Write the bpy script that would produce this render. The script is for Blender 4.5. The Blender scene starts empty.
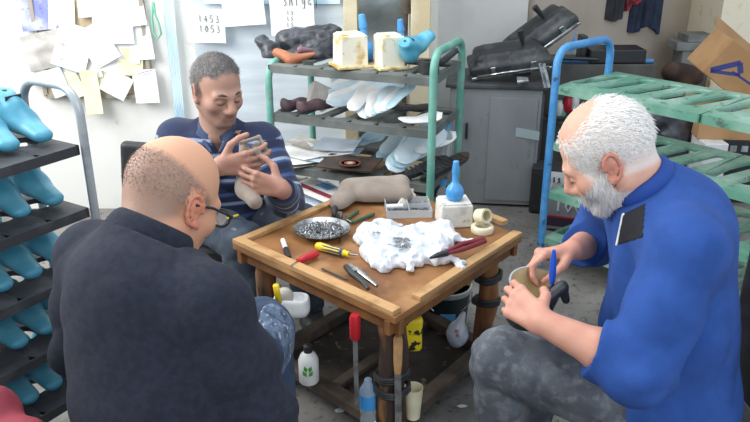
import bpy, bmesh, math, random
import numpy as np
from mathutils import Vector, Matrix, Euler
random.seed(7)
rnd = random.uniform
SC = bpy.context.scene
COL = SC.collection

# ------------------------------------------------------------------ camera, world, light, exposure
H, TH, FPX = 1.6, math.radians(22.0), 750.0
CT, ST = math.cos(TH), math.sin(TH)
cd = bpy.data.cameras.new('camera'); cam = bpy.data.objects.new('camera', cd); COL.objects.link(cam)
cd.lens = 36.0; cd.sensor_width = 36.0; cd.clip_start = 0.05
cam.location = (0, 0, H); cam.rotation_euler = (math.radians(90) - TH, 0, 0)
SC.camera = cam
w = bpy.data.worlds.new('daylight'); SC.world = w; w.use_nodes = True
w.node_tree.nodes['Background'].inputs[0].default_value = (0.80, 0.90, 1.0, 1)
w.node_tree.nodes['Background'].inputs[1].default_value = 0.62
def area(name, loc, target, sx, sy, power, col):
    l = bpy.data.lights.new(name, 'AREA'); l.shape = 'RECTANGLE'; l.size = sx; l.size_y = sy; l.energy = power; l.color = col
    o = bpy.data.objects.new(name, l); COL.objects.link(o); o.location = loc
    o.rotation_euler = (Vector(target) - Vector(loc)).to_track_quat('-Z', 'Y').to_euler()
    return o
area('window_daylight_left', (-2.6, 2.2, 2.3), (0.0, 2.9, 0.6), 2.2, 1.6, 82, (1.0, 0.98, 0.95))
area('fill_behind_camera', (1.2, -1.2, 2.6), (0.2, 2.2, 0.6), 2.4, 1.6, 36, (0.97, 0.98, 1.0))  # added soft fill from behind the camera, not a doorway of the room
area('overhead_fill', (-0.5, 2.6, 3.3), (-0.3, 2.6, 0), 2.0, 2.0, 34, (0.97, 0.99, 1.0))  # overhead lamp added to brighten the tops of the heads
SC.view_settings.view_transform = 'Standard'; SC.view_settings.look = 'None'
SC.view_settings.gamma = 1; SC.view_settings.use_curve_mapping = False
SC.view_settings.exposure = 0.45

def P(u, v, z=None, Y=None, d=None):
    """a point of the room seen at pixel (u, v): on the level z, at the distance Y, or at depth d"""
    x = (u - 375) / FPX; y = (211 - v) / FPX
    D = Vector((x, CT + y * ST, -ST + y * CT))
    if z is not None: t = (z - H) / D.z
    elif Y is not None: t = Y / D.y
    else: t = d
    return Vector((0, 0, H)) + D * t

# ------------------------------------------------------------------ materials
MATS = {}
def rgb(h):
    h = h.lstrip('#'); c = [int(h[i:i + 2], 16) / 255 for i in (0, 2, 4)]
    return tuple((x / 12.92 if x <= 0.04045 else ((x + 0.055) / 1.055) ** 2.4) for x in c) + (1,)
def mat(name, c1, rough=0.6, metal=0.0, c2=None, scale=8, lo=0.4, hi=0.6, bump=0.0, bscale=60, detail=5, stretch=(1, 1, 1), c3=None, s3=20, lo3=.6, hi3=.7,
        attr=None, alpha=None, trans=0, coat=0, sheen=0, sss=0):
    if name in MATS: return MATS[name]
    m = bpy.data.materials.new(name); m.use_nodes = True; MATS[name] = m
    nt = m.node_tree; N = nt.nodes; L = nt.links; b = N['Principled BSDF']
    b.inputs['Roughness'].default_value = rough; b.inputs['Metallic'].default_value = metal
    if trans: b.inputs['Transmission Weight'].default_value = trans
    if coat: b.inputs['Coat Weight'].default_value = coat
    if sheen: b.inputs['Sheen Weight'].default_value = sheen
    if sss:
        b.inputs['Subsurface Weight'].default_value = sss; b.inputs['Subsurface Radius'].default_value = (0.012, 0.004, 0.002)
        b.inputs['Subsurface Scale'].default_value = 1.0
    if alpha is not None: b.inputs['Alpha'].default_value = alpha
    tc = N.new('ShaderNodeTexCoord'); mp = N.new('ShaderNodeMapping'); L.new(tc.outputs['Object'], mp.inputs[0]); mp.inputs['Scale'].default_value = stretch
    def noise(s, d=detail):
        n = N.new('ShaderNodeTexNoise'); n.inputs['Scale'].default_value = s; n.inputs['Detail'].default_value = d; L.new(mp.outputs[0], n.inputs['Vector']); return n.outputs['Fac']
    def ramp(src, a, z):
        r = N.new('ShaderNodeMapRange'); r.inputs['From Min'].default_value = a; r.inputs['From Max'].default_value = z; L.new(src, r.inputs['Value']); return r.outputs['Result']
    def mix(f, A, B):
        x = N.new('ShaderNodeMix'); x.data_type = 'RGBA'
        L.new(f, x.inputs['Factor'])
        for s, q in ((6, A), (7, B)):
            if isinstance(q, tuple): x.inputs[s].default_value = q
            else: L.new(q, x.inputs[s])
        return x.outputs[2]
    cur = rgb(c1)
    if attr:
        a = N.new('ShaderNodeAttribute'); a.attribute_name = attr; cur = a.outputs['Color']
    if c2: cur = mix(ramp(noise(scale), lo, hi), cur, rgb(c2))
    if c3: cur = mix(ramp(noise(s3), lo3, hi3), cur, rgb(c3))
    if isinstance(cur, tuple): b.inputs['Base Color'].default_value = cur
    else: L.new(cur, b.inputs['Base Color'])
    if bump:
        bp = N.new('ShaderNodeBump'); bp.inputs['Strength'].default_value = bump; bp.inputs['Distance'].default_value = 0.004
        L.new(noise(bscale, 3), bp.inputs['Height']); L.new(bp.outputs[0], b.inputs['Normal'])
    return m

# ------------------------------------------------------------------ objects and mesh builder
def props(o, label=None, cat=None, group=None, kind=None):
    for k, v in (('label', label), ('category', cat), ('group', group), ('kind', kind)):
        if v: o[k] = v
    return o
def empty(name, loc, label=None, cat=None, group=None, kind=None, rz=0):
    o = bpy.data.objects.new(name, None); COL.objects.link(o); o.location = loc; o.rotation_euler.z = rz; o.empty_display_size = 0.05
    return props(o, label, cat, group, kind)
def hang(o, parent):
    """parent a child whose mesh is in world coordinates"""
    if parent is None: return
    o.parent = parent
    top = parent; M = Matrix.Identity(4)
    chain = []
    while top: chain.append(top); top = top.parent
    for q in reversed(chain): M = M @ q.matrix_parent_inverse @ q.matrix_basis
    o.matrix_parent_inverse = M.inverted()
def copy_tree(o, parent=None):
    c = o.copy(); COL.objects.link(c)
    if parent: c.parent = parent
    for ch in list(o.children): copy_tree(ch, c)
    return c
class MB:
    def __init__(s): s.v = []; s.f = []; s.sm = []
    def add(s, vs, fs, M=None, smooth=False):
        k = len(s.v)
        for p in vs:
            p = Vector(p); s.v.append(M @ p if M else p)
        for f in fs: s.f.append([i + k for i in f]); s.sm.append(smooth)
        return s
    def box(s, c, size, M=None, rz=0, taper=1.0):
        x, y, z = [q / 2 for q in size]; c = Vector(c)
        R = Matrix.Rotation(rz, 4, 'Z') if rz else Matrix.Identity(4)
        vs = []
        for k, zz in ((1, -z), (taper, z)):
            vs += [Vector((-x * k, -y * k, zz)), Vector((x * k, -y * k, zz)), Vector((x * k, y * k, zz)), Vector((-x * k, y * k, zz))]
        vs = [R @ p + c for p in vs]
        return s.add(vs, [(3, 2, 1, 0), (4, 5, 6, 7), (0, 1, 5, 4), (1, 2, 6, 5), (2, 3, 7, 6), (3, 0, 4, 7)], M)
    def beam(s, a, b, w, h, up=(0, 0, 1)):
        a = Vector(a); b = Vector(b); d = (b - a).normalized(); up = Vector(up)
        x = d.cross(up).normalized(); u = x.cross(d).normalized(); vs = []
        for p in (a, b): vs += [p - x * w / 2 - u * h / 2, p + x * w / 2 - u * h / 2, p + x * w / 2 + u * h / 2, p - x * w / 2 + u * h / 2]
        return s.add(vs, [(0, 1, 2, 3), (7, 6, 5, 4), (0, 4, 5, 1), (1, 5, 6, 2), (2, 6, 7, 3), (3, 7, 4, 0)])
    def tube(s, pts, r, n=10, closed=False, M=None):
        pts = [Vector(p) for p in pts]; m = len(pts)
        R = r if isinstance(r, (list, tuple)) else [r] * m
        vs = []; fs = []; prev = None
        for i, p in enumerate(pts):
            if closed: d = (pts[(i + 1) % m] - pts[i - 1]).normalized()
            else: d = (pts[min(i + 1, m - 1)] - pts[max(i - 1, 0)]).normalized()
            if prev is None: x = d.orthogonal().normalized()
            else: x = (prev - d * prev.dot(d)).normalized()
            prev = x; y = d.cross(x)
            for k in range(n):
                a = 2 * math.pi * k / n; vs.append(p + (x * math.cos(a) + y * math.sin(a)) * R[i])
        for i in range(m if closed else m - 1):
            j = (i + 1) % m
            for k in range(n): fs.append((i * n + k, i * n + (k + 1) % n, j * n + (k + 1) % n, j * n + k))
        if not closed: fs += [tuple(range(n - 1, -1, -1)), tuple((m - 1) * n + k for k in range(n))]
        return s.add(vs, fs, M, True)
    def lathe(s, prof, c=(0, 0, 0), n=24, M=None, axis=(0, 0, 1)):
        c = Vector(c); q = Vector((0, 0, 1)).rotation_difference(Vector(axis)); vs = []; fs = []
        for r, z in prof:
            for k in range(n):
                a = 2 * math.pi * k / n; vs.append(q @ Vector((max(r, 1e-4) * math.cos(a), max(r, 1e-4) * math.sin(a), z)) + c)
        for i in range(len(prof) - 1):
            for k in range(n): fs.append((i * n + k, i * n + (k + 1) % n, (i + 1) * n + (k + 1) % n, (i + 1) * n + k))
        fs += [tuple(range(n - 1, -1, -1)), tuple((len(prof) - 1) * n + k for k in range(n))]
        return s.add(vs, fs, M, True)
    def prism(s, poly, h, M=None, bend=None):
        """polygon (x, y) from z=0 to h, split into a triangle fan so that it may bend"""
        n = len(poly); vs = []
        for z in (0, h):
            for x, y in poly: vs.append(Vector((x, y, z + (bend(x, y) if bend else 0))))
        cx = sum(p[0] for p in poly) / n; cy = sum(p[1] for p in poly) / n
        fs = [(i, (i + 1) % n, n + (i + 1) % n, n + i) for i in range(n)]
        if bend:
            for z in (0, h): vs.append(Vector((cx, cy, z + bend(cx, cy))))
            fs += [(2 * n, (i + 1) % n, i) for i in range(n)] + [(2 * n + 1, n + i, n + (i + 1) % n) for i in range(n)]
        else: fs += [tuple(range(n - 1, -1, -1)), tuple(range(n, 2 * n))]
        return s.add(vs, fs, M)
    def sheet(s, fn, nu, nv, th=0.0012, smooth=True):
        """a thin sheet: fn(a, b) with a, b in 0..1, thickened by th"""
        vs = []; top = [[Vector(fn(i / nu, j / nv)) for j in range(nv + 1)] for i in range(nu + 1)]
        for i in range(nu + 1):
            for j in range(nv + 1): vs.append(top[i][j])
        for i in range(nu + 1):
            for j in range(nv + 1):
                a = top[min(i + 1, nu)][j] - top[max(i - 1, 0)][j]; b = top[i][min(j + 1, nv)] - top[i][max(j - 1, 0)]
                vs.append(top[i][j] - a.cross(b).normalized() * th)
        W = nv + 1; K = W * (nu + 1); fs = []
        for i in range(nu):
            for j in range(nv):
                q = (i * W + j, (i + 1) * W + j, (i + 1) * W + j + 1, i * W + j + 1)
                fs += [q, tuple(K + x for x in reversed(q))]
        ring = [i * W for i in range(nu + 1)] + [nu * W + j for j in range(1, W)] + [i * W + nv for i in range(nu - 1, -1, -1)] + [j for j in range(nv - 1, 0, -1)]
        for k in range(len(ring)):
            a, b = ring[k], ring[(k + 1) % len(ring)]; fs.append((b, a, K + a, K + b))
        return s.add(vs, fs, None, smooth)
    def plate(s, L, D, cells, hole, M, th=0.012, lip=0.02, rim=0.004, n=28, z=0):
        """a tray L x D with a row of oblong holes: hole = (halflength along depth, halfwidth, skew)"""
        hl, hw, sk = hole; w = L / cells
        for c in range(cells):
            x0 = c * w; cx = x0 + w / 2; inner = []; outer = []; mid = []
            for k in range(n):
                a = 2 * math.pi * k / n; ca, sa = math.cos(a), math.sin(a)
                e = hl - hw; px = hw * ca; py = hw * sa + (e if sa > 0 else -e if sa < 0 else 0)
                inner.append((cx + px + sk * py, D / 2 + py)); mid.append((cx + px * 1.16 + sk * py * 1.03, D / 2 + py * 1.05))
                m = max(abs(ca), abs(sa)); outer.append((cx + ca / m * w / 2, D / 2 + sa / m * D / 2))
            vs = [(x, y, z) for x, y in outer] + [(x, y, z + rim) for x, y in mid] + [(x, y, z) for x, y in inner] + [(x, y, z - th) for x, y in inner] + [(x, y, z - th) for x, y in outer]
            fs = []
            for r in range(4):
                for k in range(n): fs.append((r * n + k, r * n + (k + 1) % n, (r + 1) * n + (k + 1) % n, (r + 1) * n + k))
            s.add(vs, fs, M, False)
        s.box((L / 2, 0.004, z - lip / 2), (L, 0.008, lip), M); s.box((L / 2, D - 0.004, z - lip / 2), (L, 0.008, lip), M)
        s.box((0.004, D / 2, z - lip / 2), (0.008, D, lip), M); s.box((L - 0.004, D / 2, z - lip / 2), (0.008, D, lip), M)
        return s
    def build(s, name, m, parent=None, bevel=0, world=True, label=None, subsurf=0):
        me = bpy.data.meshes.new(name); me.from_pydata([tuple(p) for p in s.v], [], s.f); me.update()
        bm = bmesh.new(); bm.from_mesh(me); bmesh.ops.recalc_face_normals(bm, faces=bm.faces)
        for e in bm.edges:
            if len(e.link_faces) == 2 and e.calc_face_angle(0) > .75: e.smooth = False
        bm.to_mesh(me); bm.free()
        me.polygons.foreach_set('use_smooth', s.sm)
        me.materials.append(m); o = bpy.data.objects.new(name, me); COL.objects.link(o)
        if bevel:
            b = o.modifiers.new('bevel', 'BEVEL'); b.width = bevel; b.segments = 2; b.limit_method = 'ANGLE'; b.angle_limit = 0.7
        if subsurf:
            b = o.modifiers.new('sub', 'SUBSURF'); b.levels = subsurf; b.render_levels = subsurf
        if parent is not None:
            if world: hang(o, parent)
            else: o.parent = parent
        if label: o['label'] = label
        return o
def frame(o, x, y, z): 
    M = Matrix.Identity(4)
    for i, a in enumerate((x, y, z)):
        for j in range(3): M[j][i] = a[j]
    for j in range(3): M[j][3] = o[j]
    return M
def TM(loc, rz=0, rx=0, ry=0, s=1):
    return Matrix.Translation(loc) @ Euler((rx, ry, rz)).to_matrix().to_4x4() @ Matrix.Diagonal((s, s, s, 1))

# ------------------------------------------------------------------ distance-field sculpting
f32 = np.float32
def V3(p): return np.array(p, f32)
class Sdf:
    def __init__(s): s.ops = []
    def _b(s, pts, r):
        a = np.array(pts, float); return a.min(0) - r, a.max(0) + r
    def cap(s, a, b, ra, rb=None, k=0.02, cut=False, sub=False, flat=None):
        rb = ra if rb is None else rb; A, B = V3(a), V3(b); ab = B - A; L2 = float(ab @ ab) + 1e-9
        F = None
        if flat is not None:   # flatten along a direction: (dir, factor>1)
            fd = V3(flat[0]) / np.linalg.norm(flat[0]); ff = flat[1]
        def f(x, y, z):
            px, py, pz = x - A[0], y - A[1], z - A[2]
            t = np.clip((px * ab[0] + py * ab[1] + pz * ab[2]) / L2, 0, 1)
            qx, qy, qz = px - t * ab[0], py - t * ab[1], pz - t * ab[2]
            if flat is not None:
                q = (qx * fd[0] + qy * fd[1] + qz * fd[2]) * (ff - 1)
                qx = qx + q * fd[0]; qy = qy + q * fd[1]; qz = qz + q * fd[2]
            d = np.sqrt(qx * qx + qy * qy + qz * qz) - (ra + t * (rb - ra))
            if cut:
                n = ab / math.sqrt(L2); d = np.maximum(d, (x - B[0]) * n[0] + (y - B[1]) * n[1] + (z - B[2]) * n[2])
            return d
        lo, hi = s._b([a, b], max(ra, rb)); s.ops.append((f, lo, hi, k, sub)); return s
    def ell(s, c, r, R=None, k=0.02, sub=False):
        C = V3(c); r = V3(r); M = np.eye(3, dtype=f32) if R is None else np.array(R, f32)   # columns = axes
        def f(x, y, z):
            px, py, pz = x - C[0], y - C[1], z - C[2]
            l = [px * M[0, i] + py * M[1, i] + pz * M[2, i] for i in range(3)]
            k0 = np.sqrt(sum((l[i] / r[i]) ** 2 for i in range(3))); k1 = np.sqrt(sum((l[i] / r[i] ** 2) ** 2 for i in range(3))) + 1e-6
            return k0 * (k0 - 1) / k1
        lo, hi = s._b([c], float(r.max())); s.ops.append((f, lo, hi, k, sub)); return s
    def box(s, c, r, R=None, rd=0.01, k=0.01, sub=False):
        C = V3(c); r = V3(r) - rd; M = np.eye(3, dtype=f32) if R is None else np.array(R, f32)
        def f(x, y, z):
            px, py, pz = x - C[0], y - C[1], z - C[2]
            q = [np.abs(px * M[0, i] + py * M[1, i] + pz * M[2, i]) - r[i] for i in range(3)]
            return np.sqrt(sum(np.maximum(t, 0) ** 2 for t in q)) + np.minimum(np.maximum(np.maximum(q[0], q[1]), q[2]), 0) - rd
        lo, hi = s._b([c], float(np.linalg.norm(r)) + rd); s.ops.append((f, lo, hi, k, sub)); return s
    def torus(s, c, axis, R, r, k=0.008, sq=(None, 1)):
        C = V3(c); n = V3(axis); n = n / np.linalg.norm(n)
        def f(x, y, z):
            px, py, pz = x - C[0], y - C[1], z - C[2]
            h = px * n[0] + py * n[1] + pz * n[2]; q2 = px * px + py * py + pz * pz - h * h
            return np.sqrt((np.sqrt(np.maximum(q2, 0)) - R) ** 2 + (h * sq[1]) ** 2) - r
        lo, hi = s._b([c], R + r); s.ops.append((f, lo, hi, k, False)); return s
    def ext(s, o, keep=None):
        s.ops += o.ops if keep is None else o.ops[keep]; return s
    def evaluate(s, h, pad=0.03, lo=None, hi=None):
        if lo is None:
            lo = np.min([o[1] for o in s.ops], 0) - pad; hi = np.max([o[2] for o in s.ops], 0) + pad
        lo = np.array(lo, float); hi = np.array(hi, float); n = np.ceil((hi - lo) / h).astype(int) + 1
        ax = [(lo[i] + h * np.arange(n[i])).astype(f32) for i in range(3)]
        F = np.full(n, 0.2, f32)
        for f, a, b, k, sub in s.ops:
            m = k + pad + 0.01; sl = []
            for i in range(3):
                i0 = max(int((a[i] - m - lo[i]) / h), 0); i1 = min(int((b[i] + m - lo[i]) / h) + 2, n[i]); sl.append(slice(i0, i1))
            if any(q.start >= q.stop for q in sl): continue
            sl = tuple(sl); d = f(ax[0][sl[0], None, None], ax[1][None, sl[1], None], ax[2][None, None, sl[2]]); G = F[sl]
            if sub:
                hh = np.maximum(k - np.abs(-G - d), 0) / k; F[sl] = np.maximum(G, -d) + hh * hh * k / 4
            else:
                hh = np.maximum(k - np.abs(G - d), 0) / k; F[sl] = np.minimum(G, d) - hh * hh * k / 4
        return F, lo, ax
def nets(F, lo, h):
    S = F < 0; n = F.shape
    c = sum(S[i:n[0] - 1 + i, j:n[1] - 1 + j, k:n[2] - 1 + k].astype(np.int8) for i in (0, 1) for j in (0, 1) for k in (0, 1))
    idx = np.argwhere((c > 0) & (c < 8)); m = (n[0] - 1, n[1] - 1, n[2] - 1)
    flat = (idx[:, 0] * m[1] + idx[:, 1]) * m[2] + idx[:, 2]
    cor = {(i, j, k): F[idx[:, 0] + i, idx[:, 1] + j, idx[:, 2] + k] for i in (0, 1) for j in (0, 1) for k in (0, 1)}
    acc = np.zeros((len(idx), 3)); cnt = np.zeros(len(idx))
    for a in range(3):
        o = [q for q in range(3) if q != a]
        for i in (0, 1):
            for j in (0, 1):
                p = [0, 0, 0]; p[o[0]] = i; p[o[1]] = j; q = list(p); q[a] = 1
                A = cor[tuple(p)]; B = cor[tuple(q)]; x = (A < 0) != (B < 0); t = np.where(x, A / np.where(x, A - B, 1), 0)
                e = np.zeros((len(idx), 3)); e[:, o[0]] = i; e[:, o[1]] = j; e[:, a] = t
                acc += e * x[:, None]; cnt += x
    V = lo + h * (idx + acc / cnt[:, None])
    faces = []
    for a in range(3):
        b, c2 = (a + 1) % 3, (a + 2) % 3
        s0 = [slice(None)] * 3; s1 = [slice(None)] * 3; s0[a] = slice(0, n[a] - 1); s1[a] = slice(1, n[a])
        A = S[tuple(s0)]; B = S[tuple(s1)]; e = np.argwhere(A != B); sg = A[tuple(e.T)]
        ok = (e[:, b] > 0) & (e[:, c2] > 0) & (e[:, b] < n[b] - 1) & (e[:, c2] < n[c2] - 1); e = e[ok]; sg = sg[ok]
        q = []
        for db, dc in ((-1, -1), (0, -1), (0, 0), (-1, 0)):
            p = e.copy(); p[:, b] += db; p[:, c2] += dc; q.append(np.searchsorted(flat, (p[:, 0] * m[1] + p[:, 1]) * m[2] + p[:, 2]))
        q = np.stack(q, 1); q[~sg] = q[~sg][:, ::-1]; faces.append(q)
    return V, np.concatenate(faces)
def solid(name, sdf, h, m, parent=None, post=None, color=None, pad=0.03, local=False, relax=1, lo=None, hi=None):
    F, lo, ax = sdf.evaluate(h, pad, lo, hi)
    if post: F = post(F, ax[0][:, None, None], ax[1][None, :, None], ax[2][None, None, :])
    F[0] = F[-1] = 0.1; F[:, 0] = F[:, -1] = 0.1; F[:, :, 0] = F[:, :, -1] = 0.1
    V, Q = nets(F.astype(f32), lo, h)
    for _ in range(relax):
        A = np.zeros_like(V); C = np.zeros(len(V))
        for i in range(4):
            np.add.at(A, Q[:, i], V[Q[:, (i + 1) % 4]]); np.add.at(A, Q[:, i], V[Q[:, (i - 1) % 4]]); np.add.at(C, Q[:, i], 2)
        V = V * 0.5 + 0.5 * A / C[:, None]
    me = bpy.data.meshes.new(name); me.vertices.add(len(V)); me.vertices.foreach_set('co', V.astype(f32).ravel())
    me.loops.add(Q.size); me.loops.foreach_set('vertex_index', Q.astype(np.int32).ravel())
    me.polygons.add(len(Q)); me.polygons.foreach_set('loop_start', np.arange(0, Q.size, 4, dtype=np.int32))
    me.update(calc_edges=True); me.validate(); me.polygons.foreach_set('use_smooth', [True] * len(me.polygons))
    if color is not None:
        C = color(V); a = me.color_attributes.new('tint', 'FLOAT_COLOR', 'POINT'); a.data.foreach_set('color', np.concatenate([C, np.ones((len(C), 1))], 1).astype(f32).ravel())
    me.materials.append(m); o = bpy.data.objects.new(name, me); COL.objects.link(o)
    if parent is not None:
        if local: o.parent = parent
        else: hang(o, parent)
    return o
def wob(x, y, z, f, seed, n=5):
    r = np.random.RandomState(seed); out = 0
    for i in range(n):
        d = r.normal(size=3); d = d / np.linalg.norm(d) * f * r.uniform(0.6, 1.6); ph = r.uniform(0, 6.28)
        out = out + np.sin(x * f32(d[0]) + y * f32(d[1]) + z * f32(d[2]) + f32(ph) + 0.8 * np.sin(x * f32(d[1]) * .7 - z * f32(d[0]) * .7 + y * f32(d[2]) * .5))
    return out / n
# ------------------------------------------------------------------ materials used all over
M_floor = mat('rough_concrete', '#6d6a66', .9, c2='#8a8782', scale=5, lo=.35, hi=.7, c3='#4b4845', s3=30, lo3=.55, hi3=.75, bump=.9, bscale=45)
M_wall = mat('whitewashed_wall', '#e6e6e2', .8, c2='#d2d2cd', scale=2.5, lo=.5, hi=.75, c3='#b3b0a8', s3=9, lo3=.68, hi3=.8, bump=.25, bscale=20)
M_wall2 = mat('shaded_beige_wall', '#c3b8ab', .85, c2='#ab9f92', scale=1.6, lo=.4, hi=.7, bump=.2, bscale=20)  # beige with the shade of the right side put into the colour
M_pillar = mat('stained_cream_wall', '#eee6cf', .8, c2='#d9b771', scale=5, lo=.6, hi=.68, c3='#e3d8bb', s3=12, bump=.2)
M_paper = mat('white_paper', '#f3f3f1', .8, c2='#dfe3e6', scale=12, lo=.5, hi=.8)
M_paperb = mat('bluish_paper', '#dbe6f2', .8, c2='#c8d8ea', scale=9)
M_paperg = mat('grey_paper', '#c9c6c0', .85, c2='#a9a59f', scale=9)
M_papery = mat('yellowed_paper', '#e6e3c4', .8, c2='#d7d3ae', scale=9)
M_cork = mat('pinboard_face', '#d5c8ae', .9, c2='#bca98a', scale=14, bump=.2)
M_greymetal = mat('galvanised_steel', '#b3babe', .38, .35, c2='#8f969b', scale=14, lo=.45, hi=.65)
M_black = mat('black_plastic', '#26282b', .5, c2='#3a3c40', scale=25, lo=.5, hi=.8, bump=.2)
M_tray = mat('dusty_black_tray', '#35383d', .55, c2='#64676c', scale=9, lo=.5, hi=.85, bump=.2, bscale=120)
M_last = mat('light_blue_plastic', '#4898b4', .38, c2='#66aec4', scale=10, lo=.45, hi=.7)
M_green = mat('worn_green_paint', '#5f9a8c', .45, c2='#7ab3a4', scale=12, lo=.4, hi=.7, c3='#8b8577', s3=22, lo3=.62, hi3=.7, bump=.3)
M_greentray = mat('dark_green_tray_paint', '#5f9480', .36, c2='#93b5a5', scale=6, lo=.4, hi=.7, c3='#4a5e53', s3=26, lo3=.58, hi3=.72, bump=.3)
M_shelf = mat('dusty_shelf', '#545a58', .6, c2='#7c807c', scale=7, lo=.4, hi=.75, bump=.3)
M_blue = mat('sky_blue_paint', '#3f86c4', .42, c2='#5fa0d6', scale=14, lo=.4, hi=.7, c3='#4a4f58', s3=18, lo3=.62, hi3=.68, bump=.2)
M_wood = mat('worn_plywood', '#96683c', .6, c2='#6e4628', scale=7, lo=.4, hi=.68, c3='#b98e5e', s3=4, lo3=.55, hi3=.72, bump=.4, bscale=30, stretch=(1, 1, 4))
M_batten = mat('pale_batten_wood', '#bd9566', .65, c2='#8d6338', scale=14, lo=.5, hi=.75, bump=.3)
M_log = mat('stripped_log', '#7d4c2c', .75, c2='#ab7a4e', scale=11, lo=.45, hi=.62, c3='#3a2c24', s3=9, lo3=.48, hi3=.56, bump=.8, bscale=40, stretch=(1, 1, .25))
M_dirty = mat('dirty_old_timber', '#3f352d', .85, c2='#5e5147', scale=9, bump=.8, bscale=40)
M_steel = mat('shiny_steel', '#b8bbbd', .25, 1.0, c2='#8a8d8f', scale=30)
M_darksteel = mat('dark_steel', '#4a4d50', .35, .8)
M_redplas = mat('red_plastic', '#b8202c', .35)
M_yellow = mat('yellow_plastic', '#e2c31e', .35)
M_navyplas = mat('navy_plastic', '#24345e', .35)
M_white = mat('white_plastic', '#e8eaea', .4, c2='#d4d8d9', scale=12)
M_taupe = mat('taupe_suede', '#887b70', .9, c2='#9a8d81', scale=8, bump=.25, bscale=90, sheen=.2)
M_insole = mat('pale_blue_foam', '#dcebf1', .7, c2='#c9dde6', scale=9)
M_insoleb = mat('aqua_foam', '#a9cddb', .7, c2='#bfdce5', scale=9)
M_cab = mat('grey_scuffed_sheet_metal', '#808487', .55, .15, c2='#96999c', scale=3, lo=.4, hi=.7, c3='#6d7074', s3=18, lo3=.6, hi3=.75, stretch=(1, 1, .5))
M_card = mat('brown_cardboard', '#b58f66', .85, c2='#a57f57', scale=4, bump=.1)
M_ink = mat('black_ink', '#2c3234', .8)
M_bottle = mat('clear_bottle_plastic', '#dfe9ee', .12, trans=.75)
M_clear = mat('clear_plastic_film', '#eef3f6', .25, trans=.6)
M_blackbag = mat('black_polythene', '#2b2d33', .35, c2='#44474f', scale=14)
M_navy = mat('navy_fabric', '#232b3f', .9, c2='#2f3850', scale=12, bump=.2)
M_darkcloth = mat('charcoal_fabric', '#2c2e33', .9, c2='#393c42', scale=12, bump=.2)
M_redcloth = mat('red_fabric', '#a03a48', .8, c2='#7d2836', scale=10, bump=.3)
M_leather = mat('tan_leather', '#b0704c', .5, c2='#9a5c3c', scale=10)
M_mauve = mat('mauve_leather', '#6b5559', .6, c2='#57444a', scale=12)
M_bluecap = mat('bright_blue_plastic', '#3f8fd0', .3, c2='#58a2dc', scale=8)

# ------------------------------------------------------------------ the room
def struct(name, mb, m, bevel=0, parent=None):
    o = mb.build(name, m, parent, bevel)
    if parent is None: o['kind'] = 'structure'
    return o
b = MB(); b.box((0.6, 2.6, -0.05), (6.4, 8.4, 0.1)); struct('floor', b, M_floor)
WL = 4.0
xa, xb = P(353, 20, Y=WL).x, P(409, 20, Y=WL).x
b = MB(); b.box(((-2.6 + xa) / 2, WL + 0.1, 1.5), (xa + 2.6, 0.2, 3.0)); struct('wall_back', b, M_wall)
xc = P(527, 40, Y=4.85).x
# stretch of wall right of the doorway
b = MB(); b.box(((xb + .1 + xc) / 2, 4.95, 1.5), (xc - xb - .1, 0.12, 3.0)); struct('wall_back_right', b, M_wall)
b = MB(); b.box((xb + .135, WL + .5, 1.5), (.05, .78, 3.0)); struct('wall_return', b, M_wall)
pr = P(724, 60, Y=6.3)
b = MB(); b.beam((xc, 4.92, 1.5), (pr.x + .1, 6.36, 1.5), 0.12, 3.0); struct('wall_right', b, M_wall2)
pl = P(719, 30, Y=5.3)
b = MB(); b.box((pl.x + 0.5, 5.75, 1.5), (1.0, 0.9, 3.0)); struct('pillar_right', b, M_pillar)
o = bpy.data.objects['pillar_right']; o.name = 'wall_pillar'
b = MB(); b.box((-2.65, 2.6, 0.3), (0.1, 8.2, 0.6)); struct('wall_left', b, M_wall)
# the doorway between the walls: frame posts, corrugated shutter and a dark rod
M_frame = mat('cream_door_frame', '#d9cdb0', .6, c2='#c5b694', scale=7)
M_shut = mat('corrugated_shutter', '#a9b3b8', .45, .4, c2='#8d979c', scale=6)
dr = empty('door_1', (xa, WL, 0), kind='structure')
b = MB()
n = 60
prof = [(0.015 * math.sin(i * 1.1), i * 0.05) for i in range(n)]
b.sheet(lambda a, c: (xa + (xb - xa) * a, WL + 0.14 + 0.012 * math.sin(c * 3.0 / 0.05 * 1.05), c * 3.0), 1, 340, 0.006); b.build('shutter', M_shut, dr)
b = MB(); b.box((xa - 0.01, WL + 0.02, 1.5), (0.07, 0.24, 3.0)); b.build('frame_post', M_frame, dr, .004)
b = MB(); b.box((xb + 0.055, WL + 0.02, 1.5), (0.10, 0.24, 3.0)); b.build('frame_post', M_frame, dr, .004)
t = MB(); q = P(404, 30, Y=WL - .08); t.tube([(q.x, q.y, 0.02), (q.x + .01, q.y, 1.16)], .012); t.tube([(q.x + .01, q.y, 1.1), (q.x - .01, q.y, 1.5)], .024)
o = t.build('broom', M_dirty); props(o, 'dark wooden rod leaning by the shutter behind the green shelf', 'rod')

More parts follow.
